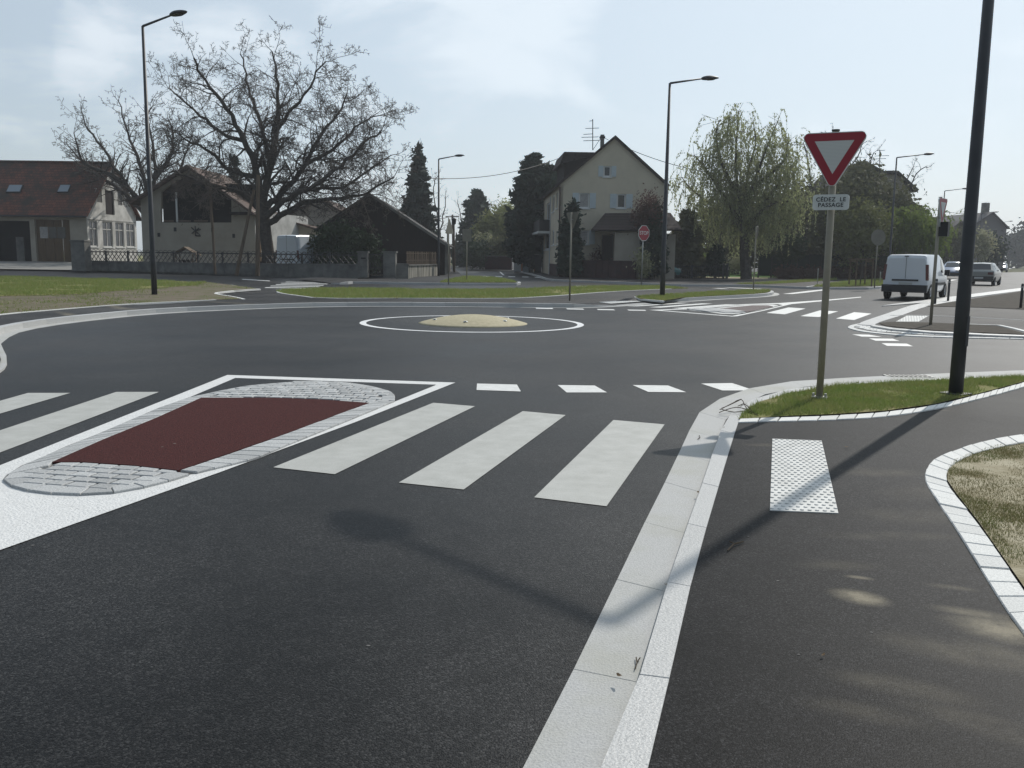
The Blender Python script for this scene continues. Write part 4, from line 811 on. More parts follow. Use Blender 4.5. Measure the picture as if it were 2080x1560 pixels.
# ------------------------------------------------------------------ beige corner house
def corner_house():
    t = thing('house', 'tall ochre corner house with pale shutters, a roof dormer and a tv aerial', 'house', (3.5, 66, 0), worldbuilt=True)
    D = 66; A = v3(PD(1135, 500, D), 0); B2 = v3(PD(1104, 500, 80), 0); back = (B2 - A).normalized(); u = Vector((back.y, -back.x, 0)); pl = Plane(A, A + u)
    zb = .1; uL = 0; uR = pl.uz(1350, 400)[0]; zeL = pl.uz(1136, 375)[1]; zeR = pl.uz(1350, 374)[1]; ua, za = pl.uz(1249, 281)
    wr = [rect(pl, 1226, 337, 1241, 359), rect(pl, 1176, 392, 1197, 423), rect(pl, 1253, 394, 1271, 423), rect(pl, 1173, 468, 1196, 496)]
    wall(t, pl, [(uL, zb), (uR, zb), (uR, zeR), (ua, za), (uL, zeL)], [rc(r) for r in wr], M['render_e'], px=False)
    window(t, pl, wr[0], .09, shut=.36, cols=1); window(t, pl, wr[1], .09, shut=.45, gm=M['curtain'], cols=1); window(t, pl, wr[2], .09, shut=.48, cols=1); window(t, pl, wr[3], .09, shut=.42, cols=1, gm=M['curtain'])
    Ls = 14.5; ps = Plane(A, A + back)
    sw = []
    for x0, x1, y0, y1 in ((1130, 1133.5, 392, 423), (1122, 1126, 396, 430), (1129, 1132.5, 470, 497), (1121, 1125.5, 468, 498), (1110, 1117, 412, 448), (1106, 1116, 472, 507)):
        sw.append(rect(ps, x0, y0, x1, y1))
    wall(t, ps, [(0, zb), (Ls, zb), (Ls, zeL), (0, zeL)], [rc(r) for r in sw], M['render_e'], px=False)
    for r in sw: window(t, ps, r, .12, cols=1)
    q = rect(ps, 1103, 408, 1118, 530)
    for z0, z1, mm in ((.1, 2.0, 'cyanw'), (2.0, zeL - .4, 'cyanw')):
        obj('white_bay', MB().slab(ps, q[0] - .05, q[0] + .35, z0, z1, .01, .06), M[mm], t); obj('white_bay', MB().slab(ps, q[2] - .3, q[2], z0, z1, .01, .06), M[mm], t)
    obj('balcony', MB().slab(ps, q[0], q[2], 3.6, 4.5, .02, .9), M['iron'], t); obj('balcony_slab', MB().slab(ps, q[0], q[2], 3.4, 3.58, .02, 1.0), M['whitef'], t)
    obj('plinth', MB().slab(ps, -.02, q[0] - .1, zb, 1.0, .01, .05), M['brickdark'], t)
    wall(t, Plane(A + u * uR, A + u * uR + back), [(0, zb), (Ls, zb), (Ls, zeR), (0, zeR)], [], M['render_e'], px=False)
    bw = Plane(A + back * Ls, A + back * Ls + u); wall(t, bw, [(uL, zb), (uR, zb), (uR, zeR), (ua, za), (uL, zeL)], [], M['render_e'], px=False)
    sL = (za - zeL) / ua; sR = (za - zeR) / (uR - ua); ov = .32; f = -back * .22; L = back * (Ls + .3)
    eL = A + u * (-ov - .05); eR = A + u * (uR + ov); rd = A + u * ua; zc = .2
    roof(t, v3(eL + f, zeL - ov * sL + zc), v3(eL + L, zeL - ov * sL + zc), v3(rd + f, za + zc), v3(rd + L, za + zc), .17, M['tile_dark'])
    roof(t, v3(eR + f, zeR - ov * sR + zc), v3(eR + L, zeR - ov * sR + zc), v3(rd + f, za + zc), v3(rd + L, za + zc), .17, M['tile_dark'])
    # dormer standing on the left slope
    dm = Plane(v3(PD(1146, 340, 70.5), 0), v3(PD(1146, 340, 70.5), 0) + u)
    du1 = pl.uz(1206, 310)[0] + .5; x0, z0, x1, z1 = rect(dm, 1144, 313, 1206, 345)
    dz = zeL + .6; o = dm.A - Vector((0, 0, 0))
    d = obj('dormer', MB().hexa([v3(o, dz), v3(o + u * (x1 - x0), dz), v3(o + u * (x1 - x0) + back * 6, dz), v3(o + back * 6, dz)], [v3(o, z1 - .35), v3(o + u * (x1 - x0), z1 - .35), v3(o + u * (x1 - x0) + back * 6, z1 - .35), v3(o + back * 6, z1 - .35)]), M['darkwood'], t)
    obj('dormer_roof', MB().hexa([v3(o - u * .35 - back * .3, z1 - .75), v3(o + u * (x1 - x0), z1 - .1), v3(o + u * (x1 - x0) + back * 6.3, z1 - .1), v3(o - u * .35 + back * 6.3, z1 - .75)], [v3(o - u * .05 - back * .3, z1 + .12), v3(o + u * (x1 - x0), z1 + .16), v3(o + u * (x1 - x0) + back * 6.3, z1 + .16), v3(o - u * .05 + back * 6.3, z1 + .12)]), M['tile_dark'], t)
    # porch with hipped roof on the right
    pr = Plane(v3(PD(1222, 500, 63), 0), v3(PD(1360, 500, 63), 0))
    def pz(x, y, D_): return PD(x, y, D_)
    e = [pz(1200, 467, 62.6), pz(1386, 466, 62.6), v3(PD(1386, 466, 66), pz(1386, 466, 62.6).z), v3(PD(1200, 466, 66), pz(1200, 467, 62.6).z)]
    tp_ = [pz(1229, 433, 65.2), pz(1362, 432, 65.2), v3(PD(1362, 432, 65.9), PD(1362, 432, 65.2).z), v3(PD(1229, 432, 65.9), PD(1229, 433, 65.2).z)]
    obj('porch_roof', MB().hexa(e, tp_), M['tile_dark'], t)
    obj('porch_wall', MB().slab(pr, .9, pr.uz(1300, 500)[0], .1, e[0].z - .15, -2.6, 0), M['render_b'], t)  # darker plaster than the house: porch shade put into the wall colour
    obj('porch_door', MB().slab(pr, .1, 1.1, .1, e[0].z - .3, -1.0, -.7), M['interior'], t)
    obj('annex_wall', MB().slab(pr, pr.uz(1300, 500)[0] + .01, pr.uz(1375, 500)[0], .1, e[0].z - .2, -2.6, -.6), M['render_b'], t)
    ch = PD(1223, 300, 69); obj('chimney', MB().box((ch.x, ch.y, PD(1223, 296, 69).z), (.28, .28, 1.6)), M['stone'], t); obj('chimney_cap', MB().box((ch.x, ch.y, PD(1223, 279, 69).z), (.4, .4, .12)), M['iron'], t)
    an = MB(); p0 = PD(1204, 305, 69.5); p1 = PD(1204, 242, 69.5); an.tube([p0, p1], .035, 5)
    for x0, x1, y in ((1185, 1218, 286), (1181, 1216, 279), (1185, 1203, 273), (1189, 1217, 261), (1197, 1205, 246)): an.tube([PD(x0, y, 69.5), PD(x1, y - 1, 69.5)], .022, 4)
    an.tube([PD(1204, 305, 69.5), PD(1222, 278, 69.2), PD(1236, 284, 69)], .02, 4)
    obj('tv_aerial', an, M['iron'], t)
    dp = PD(1203, 301, 69.3); ds = obj('satellite_dish', MB().lathe([(.001, .06), (.12, .05), (.24, .02), (.30, -.03)], 16, axis='y'), M['steel'], t, smooth=True); ds.location = dp - Vector(WORLD[t.name]); ds.scale = (.72, 1, 1)
    obj('downpipe', MB().tube([PD(1137.5, 380, 65.9), v3(PD(1137.5, 380, 65.9), .2)], .05, 6), M['brickdark'], t)
corner_house()
def boxhouse(label, D, x0, x1, ytop, base, mtw, depth=6, name='building', roofy=None, mtr=None):
    pl = Plane(v3(PD(x0, 500, D), 0), v3(PD(x1, 500, D), 0)); t = thing(name, label, name, v3(pl.A, 0), worldbuilt=True)
    u0, z0, u1, z1 = rect(pl, x0, ytop, x1, ytop + 10); obj('wall', MB().slab(pl, u0, u1, base, z1, -depth, 0), mtw, t)
    if roofy is not None: obj('roof', MB().hexa([pl.P(u0 - .3, z1, .4), pl.P(u1 + .3, z1, .4), pl.P(u1 + .3, z1, -depth - .4), pl.P(u0 - .3, z1, -depth - .4)], [pl.P(u0 + .5, z1 + roofy, -depth / 2), pl.P(u1 - .5, z1 + roofy, -depth / 2), pl.P(u1 - .5, z1 + roofy, -depth / 2 - .1), pl.P(u0 + .5, z1 + roofy, -depth / 2 - .1)]), mtr, t)
    else: obj('coping', MB().slab(pl, u0 - .05, u1 + .05, z1 + .002, z1 + .08, -depth - .05, .05), M['stone'], t)
    return t, pl
t_, p_ = boxhouse('narrow bluish white building left of the dark thuja trees', 86, 1045, 1059, 466, .1, M['cyanw'], 7, 'building', 1.4, M['tile_gr'])
obj('window', MB().slab(p_, .22, .42, 2.2, 3.6, .01, .04), M['glass'], t_)
t_, p_ = boxhouse('low orange annex between the white building and the corner house', 88, 1059, 1098, 497, .1, M['orange'], 5, 'annex')
boxhouse('low bluish white garden wall in front of the orange annex', 82, 1062, 1085, 514, .1, M['cyanw'], .3, 'garden wall')
boxhouse('dark garden gate between the pale wall and the corner house', 80, 1086.5, 1100, 518, .1, M['iron'], .1, 'gate')
boxhouse('low red brick garden wall along the far side street', 95, 985, 1040, 521, .1, M['brickdark'], .3, 'garden wall')

# ------------------------------------------------------------------ walls and fences
def coursed_pillar(label, x0, x1, ytop, D, base=.1, courses=8):
    a, b = PD(x0, 540, D), PD(x1, 540, D); w = (b - a).length; zt = PD((x0 + x1) / 2, ytop, D).z; t = thing('gate_pillar', label, 'pillar', ((a.x + b.x) / 2, D, base)); h = (zt - base - .08) / courses
    for k in range(courses):
        dx = .0 if k % 2 else .02
        for s_ in ((-1, 1) if k % 2 else (0,)):
            ww = w / 2 if s_ else w
            o = obj('block', MB().box((s_ * w / 4, 0, h / 2), (ww - .012 + dx * .3, w * .95 + dx, h - .012)), M['stone'], t); o.location.z = k * h
    obj('core', MB().box((0, 0, courses * h / 2), (w * .93, w * .85, courses * h - .02)), M['joint'], t)
    obj('cap', MB().box((0, 0, courses * h + .05), (w + .1, w + .1, .09)), M['stone'], t); return t
FA = v3(G(170, 552), 0); FB = v3(G(727, 567), 0); pf_ = Plane(FA, FB); LF = (FB - FA).length
def fence_wall():
    t = thing('garden_wall', 'long stained concrete garden wall carrying the lattice fence', 'wall', FA, worldbuilt=True); zt = [pf_.uz(x, y)[1] for x, y in ((200, 534), (700, 538))]
    n = 9
    for k in range(n):
        u0, u1 = LF * k / n, LF * (k + 1) / n; z = zt[0] + (zt[1] - zt[0]) * (k + .5) / n
        obj('wall_panel', MB().slab(pf_, u0 + .01, u1 - .01, -.05, z, -.25, .0), M['stone'], t); obj('coping', MB().slab(pf_, u0 + .005, u1 - .005, z + .002, z + .07, -.29, .04), M['stone'], t)
    f = thing('lattice_fence', 'dark crossed lattice fence with hooped top standing on the long garden wall', 'fence', FA, worldbuilt=True)
    z0 = zt[0] + .1; z1 = z0 + .72; st = .42; nn = int(LF / st)
    sl = MB(); d = .36; sl.hexa([(-d - .03, -.012, 0), (-d + .03, -.012, 0), (-d + .03, .012, 0), (-d - .03, .012, 0)], [(d - .03, -.012, .72), (d + .03, -.012, .72), (d + .03, .012, .72), (d - .03, .012, .72)])
    me = None; ang = math.atan2(pf_.u.y, pf_.u.x); hoop = None
    for k in range(nn):
        uu = (k + .5) * st; base = pf_.P(uu, z0, -.12)
        for s_ in (1, -1):
            if me is None: o = obj('slat', sl, M['iron'], f, local=True); me = o.data
            else: o = link('slat', me, None, f)
            o.location = base - FA + pf_.n * (.015 * s_); o.rotation_euler = (0, 0, ang if s_ > 0 else ang + math.pi)
        if hoop is None: o = obj('hoop', MB().tube([(.2 * math.cos(a), 0, .17 * math.sin(a)) for a in [math.pi * i / 6 for i in range(7)]], .018, 4), M['iron'], f, local=True); hoop = o.data
        else: o = link('hoop', hoop, None, f)
        o.location = base - FA + Vector((0, 0, .72)); o.rotation_euler = (0, 0, ang)
    for z in (z0 + .02, z1): obj('rail', MB().slab(pf_, 0, LF, z - .035, z + .035, -.16, -.09), M['iron'], f)
    for k in range(0, 12): obj('post', MB().slab(pf_, LF * k / 11 - .05, LF * k / 11 + .05, z0 - .08, z1 + .1, -.20, -.1), M['iron'], f)
fence_wall()
coursed_pillar('wide dark stone pillar at the left end of the lattice fence', 152, 180, 488, 65.5, .1, 9)
coursed_pillar('pale block gate pillar with a letter slot, left of the lattice gate', 728, 748, 511, 57)
coursed_pillar('dark block gate pillar on the right of the lattice gate', 780, 805, 511, 57.2)
pg_ = Plane(v3(PD(748, 560, 57.1), 0), v3(PD(780, 560, 57.1), 0))
g_ = thing('garden_gate', 'small dark lattice gate between the two block pillars', 'gate', pg_.A, worldbuilt=True)
r = rect(pg_, 749, 516, 779, 566)
gm_ = MB()
for a, b, c, d in ((r[0], r[0] + .05, .12, r[3]), (r[2] - .05, r[2], .12, r[3]), (r[0] + .05, r[2] - .05, .12, .24), (r[0] + .05, r[2] - .05, r[3] - .06, r[3]), (r[0] + .05, r[2] - .05, .70, .76)): gm_.slab(pg_, a, b, c, d, -.02, .02)
obj('gate_frame', gm_, M['iron'], g_)
for k in range(5):
    for s_ in (1, -1):
        u = r[0] + (r[2] - r[0]) * (k + .5) / 5; obj('slat', MB().hexa([pg_.P(u - s_ * .16 - .015, .24, .01 * s_), pg_.P(u - s_ * .16 + .015, .24, .01 * s_), pg_.P(u - s_ * .16 + .015, .24, .01 * s_ - .01), pg_.P(u - s_ * .16 - .015, .24, .01 * s_ - .01)], [pg_.P(u + s_ * .16 - .015, r[3] - .06, .01 * s_), pg_.P(u + s_ * .16 + .015, r[3] - .06, .01 * s_), pg_.P(u + s_ * .16 + .015, r[3] - .06, .01 * s_ - .01), pg_.P(u + s_ * .16 - .015, r[3] - .06, .01 * s_ - .01)]), M['iron'], g_)
q = PD(738, 524.5, 56.6); obj('letter_slot', MB().box((q.x, q.y + .0, q.z), (.3, .06, .08)), M['black'], tag(thing('letter_box', 'dark letter box set in the pale gate pillar', 'letter box', (q.x, q.y, q.z), worldbuilt=True)))
w1 = Plane(v3(PD(805, 560, 57.3), 0), v3(PD(829, 560, 57.6), 0)); r = rect(w1, 805, 537, 829, 566)
t = thing('garden_wall', 'short stub of grey garden wall right of the gate pillars', 'wall', w1.A, worldbuilt=True); obj('wall_panel', MB().slab(w1, .01, r[2], -.05, r[3], -.2, 0), M['stone'], t); obj('coping', MB().slab(w1, .0, r[2] + .02, r[3] + .002, r[3] + .06, -.25, .04), M['stone'], t)
w2 = Plane(v3(PD(829.5, 560, 57.7), 0), v3(PD(890, 560, 64), 0)); L2 = (w2.B - w2.A).length; zt = PD(829, 540, 57.7).z
t = thing('garden_wall', 'pale streaked concrete corner wall beside the thin brown lamp post', 'wall', w2.A, worldbuilt=True)
for k in range(3): obj('wall_panel', MB().slab(w2, L2 * k / 3 + .01, L2 * (k + 1) / 3 - .01, -.05, zt, -.2, 0), M['streak'], t)
obj('coping', MB().slab(w2, -.03, L2 + .05, zt + .002, zt + .08, -.28, .06), M['stone'], t)
f = thing('wire_fence', 'weathered upright slat fence on top of the streaked corner wall', 'fence', w2.A, worldbuilt=True); me = None
for k in range(int(L2 / .16)):
    if me is None: o = obj('slat', MB().box((0, 0, .42), (.05, .02, .84)), M['wood'], f, local=True); me = o.data
    else: o = link('slat', me, None, f)
    o.location = w2.P(k * .16 + .08, zt + .08, -.12) - w2.A; o.rotation_euler = (rnd.uniform(-.03, .03), rnd.uniform(-.05, .05), math.atan2(w2.u.y, w2.u.x))
for z in (.25, .7): obj('rail', MB().slab(w2, 0, L2, zt + .08 + z, zt + .12 + z, -.16, -.132), M['wood'], f)
# garden wall of the corner house
w3 = Plane(v3(PD(1134, 560, 64.5), 0), v3(PD(1290, 560, 61.5), 0)); L3 = (w3.B - w3.A).length; zt = PD(1220, 531, 63).z
t = thing('garden_wall', 'dark reddish brick wall round the front garden of the ochre corner house', 'wall', w3.A, worldbuilt=True)
nb = 12
for k in range(nb): obj('wall_panel', MB().slab(w3, L3 * k / nb + .01, L3 * (k + 1) / nb - .01, -.05, zt, -.22, .02 * (k % 2)), M['brickdark'], t)
obj('coping', MB().slab(w3, -.03, L3 + .05, zt + .002, zt + .07, -.28, .06), M['brickdark'], t)
# iron railing
w4 = Plane(v3(PD(1345, 560, 66), 0), v3(PD(1482, 560, 65.5), 0)); L4 = (w4.B - w4.A).length; r = rect(w4, 1345, 541, 1482, 567)
f = thing('iron_railing', 'black iron railing with thin pickets in front of the garden', 'fence', w4.A, worldbuilt=True); me = None; n = int(L4 / .13)
for k in range(n):
    if me is None: o = obj('picket', MB().box((0, 0, (r[3]) / 2), (.028, .028, r[3])), M['iron'], f, local=True); me = o.data
    else: o = link('picket', me, None, f)
    o.location = w4.P(k * .13, .1, 0) - w4.A
for z in (.3, r[3] - .05): obj('rail', MB().slab(w4, 0, L4, z, z + .05, -.02, .02), M['iron'], f)
for x in (1405, 1470, 1477): u = w4.uz(x, 550)[0]; obj('post', MB().slab(w4, u - .07, u + .07, .1, r[3] + (.25 if x > 1450 else .1), -.07, .07), M['iron'], f)
structure('driveway', MB().flat([v3(PD(1345, 560, 66.5), .135), v3(PD(1560, 560, 66.5), .135), v3(PD(1560, 560, 71), .135), v3(PD(1345, 560, 71), .135)]), M['sand'])
structure('lawn', MB().flat([v3(PD(1400, 560, 71), .14), v3(PD(1700, 560, 71), .14), v3(PD(1700, 560, 100), .14), v3(PD(1380, 560, 100), .14)]), mat('lawn_green', (.06, .13, .02), .9, .1, (.08, .14, .03), 2))
# green screened fence
w5 = Plane(v3(PD(1540, 560, 69.5), 0), v3(PD(1830, 560, 76), 0)); L5 = (w5.B - w5.A).length; zt = PD(1600, 516, 70).z
f = thing('screen_fence', 'dark green screened garden fence behind the low red hedge', 'fence', w5.A, worldbuilt=True)
for k in range(12): obj('screen_panel', MB().slab(w5, L5 * k / 12 + .04, L5 * (k + 1) / 12 - .04, .3, zt - .06 * (k % 2), -.03, 0), M['greenscreen'], f)
for k in range(13): obj('post', MB().slab(w5, L5 * k / 12 - .035, L5 * k / 12 + .035, .1, zt + .05, -.05, .03), M['iron'], f)

# ------------------------------------------------------------------ stepped house behind the right-hand trees, and the far one
def stepped():
    t = thing('house', 'large dark stepped-roof house rising behind the green trees on the right', 'house', v3(PD(1800, 500, 80), 0), worldbuilt=True); D = 80
    def gab(xl, xa, xr, yl, ya, yr, D_, depth, mtw=M['brickdark'], flat=None):
        top = [PD(xl, yl, D_), PD(xa, ya, D_)] + ([PD(flat[0], flat[1], D_)] if flat else []) + [PD(xr, yr, D_)]
        f = Vector((0, -.3, 0)); b = Vector((0, depth, 0))
        for p, q in zip(top, top[1:]): obj('roof', MB().hexa([p + f - Vector((0, 0, .25)), q + f - Vector((0, 0, .25)), q + b - Vector((0, 0, .25)), p + b - Vector((0, 0, .25))], [p + f, q + f, q + b, p + b]), M['tile_gr'], t)
        ins = [top[0] + Vector((.5, 0, -.3))] + [p - Vector((0, 0, .3)) for p in top[1:-1]] + [top[-1] + Vector((-.5, 0, -.3))]
        low = [v3(ins[0], .1), v3(ins[-1], .1)]
        mb = MB(); ring = [low[0]] + ins + [low[1]]; i = 0
        mb.hexa(ring[::-1], [p + b for p in ring[::-1]]); obj('wall', mb, mtw, t)
    gab(1700, 1755, 1862, 385, 327, 384, 80, 10, M['render_b'], flat=None)
    gab(1785, 1800, 1861, 349, 347, 383, 79, 10, M['render_b'], flat=(1822, 347))
    gab(1700, 1850, 1884, 405, 408, 430, 78, 8, M['render_b'])
    gab(1820, 1872, 1898, 440, 437, 456, 77, 8, M['render_b'])
    a = MB(); a.tube([PD(1787, 350, 79), PD(1787, 304, 79)], .035, 5)
    for x0, x1, y in ((1780, 1798, 306), (1776, 1806, 317), (1772, 1800, 323)): a.tube([PD(x0, y, 79), PD(x1, y - 1, 79)], .022, 4)
    obj('tv_aerial', a, M['iron'], t)
stepped()
t, pl = plain_roofhouse('grey gabled house far along the avenue behind the row of lamps', 128, .1, (1955, 470), (2015, 430), (2049, 464), mat('hazy_roof', (.12, .115, .115), .9), mat('hazy_grey_wall', (.20, .185, .18), .9), 18)
for x0, y0, x1, y1 in ((2000, 470, 2008, 478), (2018, 468, 2024, 480), (2004, 490, 2010, 498)): q = rect(pl, x0, y0, x1, y1); obj('window', MB().slab(pl, q[0], q[2], q[1], q[3], .01, .05), M['glass'], t)
cc = PD(2001, 428, 130); obj('chimney', MB().box((cc.x, cc.y, cc.z + .2), (.8, .8, 1.8)), M['stone'], t)
plain_roofhouse('low brown-roofed house far behind the second give way sign', 112, .1, (1918, 474), (1950, 448), (1985, 474), mat('hazy_roof_low', (.11, .10, .10), .9), mat('hazy_low_wall', (.13, .12, .10), .9), 10)

# ------------------------------------------------------------------ trees
class Seg:
    def __init__(s): s.a = []; s.b = []; s.ra = []; s.rb = []
    def add(s, a, b, ra, rb): s.a.append(tuple(a)); s.b.append(tuple(b)); s.ra.append(ra); s.rb.append(rb)
    def build(s, name, mt, parent, n=4):
        A = np.array(s.a); B = np.array(s.b); ra = np.array(s.ra)[:, None]; rb = np.array(s.rb)[:, None]
        d = B - A; d /= np.linalg.norm(d, axis=1)[:, None] + 1e-9
        ref = np.where(np.abs(d[:, 2:3]) > .9, np.array([[1., 0, 0]]), np.array([[0, 0, 1.]])); u = np.cross(d, ref); u /= np.linalg.norm(u, axis=1)[:, None]; v = np.cross(d, u)
        A = A - d * ra * .25; rings = []
        for P_, r_ in ((A, ra), (B, rb)):
            for k in range(n): t = 2 * math.pi * k / n; rings.append(P_ + (u * math.cos(t) + v * math.sin(t)) * r_)
        V = np.stack(rings, 1); m_ = len(A); base = (np.arange(m_) * 2 * n)[:, None]
        Fc = np.concatenate([base + np.array([[k, (k + 1) % n, n + (k + 1) % n, n + k]]) for k in range(n)], 0)
        return np_obj(name, V.reshape(-1, 3), Fc, mt, parent, 4)
def grow(S, p, d, L, r, lvl, maxl, g, crook=.28, up=.06, ratio=.42, step=.5, tips=None, minr=.010, dens=1.0, spread=(.7, 1.25)):
    n = max(3, int(L / (step * (.55 if lvl >= maxl else 1)))); st = L / n; p = Vector(p); d = Vector(d).normalized(); kids = []
    for k in range(n):
        r0 = max(minr, r * (1 - .8 * k / n)); r1 = max(minr * .8, r * (1 - .8 * (k + 1) / n))
        d = (d + Vector((g.gauss(0, crook), g.gauss(0, crook), g.gauss(0, crook) + up))).normalized(); q = p + d * st
        if q.z < 1.8: d.z = abs(d.z); q = p + d * st
        (S[0] if r0 > .05 else S[1]).add(p, q, r0, r1)
        if k > 0 or lvl > 0: kids.append((p.lerp(q, .6), d.copy(), r1, k / n))
        p = q
    if tips is not None and lvl >= maxl: tips.append((p, d))
    if lvl >= maxl: return
    m_ = int(len(kids) * dens + .5)
    for i in range(m_):
        q, dd, rr, f = kids[min(len(kids) - 1, int((i + g.random()) * len(kids) / m_))]
        ax = dd.cross(Vector((g.gauss(0, 1), g.gauss(0, 1), g.gauss(0, 1)))).normalized()
        nd = Matrix.Rotation(g.uniform(*spread), 3, ax) @ dd
        grow(S, q, nd, L * ratio * g.uniform(.6, 1.15) * (1.15 - .5 * f), rr * .55, lvl + 1, maxl, g, crook, up, ratio, step * .75, tips, minr, dens, spread)
def limb(S, px, D0, dD, r0, r1, g, sub=1.0, L=2.6, maxl=3, **kw):
    pts = [PD(x, y, D0 + dD * k / (len(px) - 1) + g.uniform(-.3, .3)) for k, (x, y) in enumerate(px)]; P_ = resample(pts, .55)
    for k in range(1, len(P_)): 
        w = Vector((g.gauss(0, .06), g.gauss(0, .06), g.gauss(0, .06)))
        if k < len(P_) - 1: P_[k] = P_[k] + w
    n = len(P_) - 1
    for k in range(n):
        f0, f1 = k / n, (k + 1) / n; S[0].add(P_[k], P_[k + 1], r0 + (r1 - r0) * f0 ** .8, r0 + (r1 - r0) * f1 ** .8)
    for k in range(int(n * .14), n + 1):
        for _ in range(1 if g.random() > sub - 1 else 2):
            if g.random() < sub:
                d = (P_[min(k + 1, n)] - P_[max(k - 1, 0)]).normalized(); ax = d.cross(Vector((g.gauss(0, 1), g.gauss(0, 1), g.gauss(0, 1)))).normalized(); f = k / n
                nd = Matrix.Rotation(g.uniform(.6, 1.2) * (.6 if k == n else 1), 3, ax) @ d
                grow(S, P_[k], nd, L * g.uniform(.55, 1.15) * (1.0 - .35 * f), max(.03, (r0 + (r1 - r0) * f ** .8) * .45), 1, maxl, g, **kw)
M['bark'] = mat('walnut_bark', (.090, .078, .068), .95, .1, (.050, .043, .038), 6, 6, bump=.5, bscale=20)
M['twig'] = mat('bare_twigs', (.13, .112, .098), .9, .1, (.060, .052, .046), 2)
def walnut():
    g = random.Random(5); t = thing('walnut_tree', 'big bare walnut tree with a thick forked trunk and spreading crooked branches', 'tree', v3(PD(546, 545, 61), .1), worldbuilt=True); D = 61; S = (Seg(), Seg())
    tr = [PD(547, 560, D), PD(545, 520, D), PD(540, 480, D), PD(536, 445, D), PD(534, 410, D)]; P_ = resample(tr, .5)
    mb = MB().tube(P_, [.64 - .2 * min(1, k / 3) - .06 * k / len(P_) for k in range(len(P_))], 12); obj('trunk', mb, M['bark'], t, smooth=True)
    kw = dict(crook=.27, up=.01, dens=1.32, step=.5, ratio=.48, minr=.0115, maxl=4)
    limb(S, [(533, 420), (520, 350), (492, 280), (462, 225), (430, 180), (405, 150), (394, 118)], D, -2, .30, .06, g, 1.3, 3.8, **kw)
    limb(S, [(534, 410), (548, 345), (560, 280), (566, 210), (560, 140), (557, 130), (553, 105)], D, 1, .30, .05, g, 1.3, 3.8, **kw)
    limb(S, [(560, 270), (600, 215), (635, 165), (650, 135), (662, 125)], D, -1.5, .15, .04, g, 1.25, 3.9, **kw)
    limb(S, [(538, 425), (590, 375), (622, 330), (650, 280), (690, 225), (705, 190)], D, 3, .25, .05, g, 1.3, 3.8, **kw)
    limb(S, [(540, 440), (585, 400), (640, 375), (700, 330), (745, 285), (775, 265)], D, -3, .23, .05, g, 1.3, 3.8, **kw)
    limb(S, [(542, 455), (600, 420), (660, 404), (730, 398), (770, 374), (800, 360)], D, -1, .24, .05, g, 1.25, 3.9, **kw)
    limb(S, [(534, 430), (495, 395), (450, 380), (410, 372), (372, 355), (345, 350)], D, 2, .22, .05, g, 1.2, 3.8, **kw)
    limb(S, [(492, 285), (450, 270), (410, 235), (375, 205), (345, 180)], D, 1, .16, .04, g, 1.25, 3.8, **kw)
    limb(S, [(525, 360), (470, 345), (430, 310), (390, 290), (360, 270)], D, -3, .20, .04, g, 1.25, 3.9, **kw)
    limb(S, [(552, 330), (530, 260), (510, 200), (500, 150), (488, 110)], D, 3, .18, .04, g, 1.2, 3.8, **kw)
    limb(S, [(620, 335), (680, 300), (735, 250), (770, 235)], D, 2, .16, .04, g, 1.25, 3.9, **kw)
    limb(S, [(640, 385), (700, 380), (750, 345), (795, 315)], D, 2, .15, .04, g, 1.25, 3.8, **kw)
    S[0].build('branches', M['bark'], t, 6); S[1].build('twigs', M['twig'], t, 3); None
walnut()
def bare_tree(label, D, base, limbs, name='bare_tree', seed=1, L=2.4, maxl=3, mt='twig', r=.3, **kw):
    g = random.Random(seed); t = thing(name, label, 'tree', v3(PD(base[0], base[1], D), .1), worldbuilt=True); S = (Seg(), Seg())
    b = v3(PD(base[0], base[1], D), .1); top = PD(*limbs[0][0], D); obj('trunk', MB().tube(resample([b, (b + top) / 2 + Vector((.1, 0, 0)), top], .7), r, 8), M['bark'], t)
    for l in limbs: limb(S, l, D, g.uniform(-2.5, 2.5), r * .75, .04, g, kw.get('sub', 1.1), L, maxl, crook=.26, dens=kw.get('dens', .85), step=kw.get('step', .5), minr=kw.get('minr', .012))
    S[0].build('branches', M['bark'], t, 5); S[1].build('twigs', M[mt], t, 3); return t
bare_tree('wide rounded bare tree rising behind the red roofed barn and loft house', 82, (300, 520), [[(300, 430), (255, 370), (215, 310), (180, 260), (165, 225)], [(300, 430), (290, 350), (262, 280), (245, 220), (240, 205)], [(300, 430), (315, 360), (310, 290), (300, 240), (310, 215)], [(300, 430), (345, 380), (375, 320), (390, 270)], [(300, 440), (250, 390), (190, 350), (150, 310), (135, 290)], [(300, 430), (350, 400), (400, 370), (425, 330)], [(255, 370), (210, 350), (170, 330), (150, 270)], [(315, 360), (345, 320), (350, 270), (340, 240)]], seed=3, L=3.0, r=.38, dens=1.15, sub=1.6, maxl=4, minr=.014)
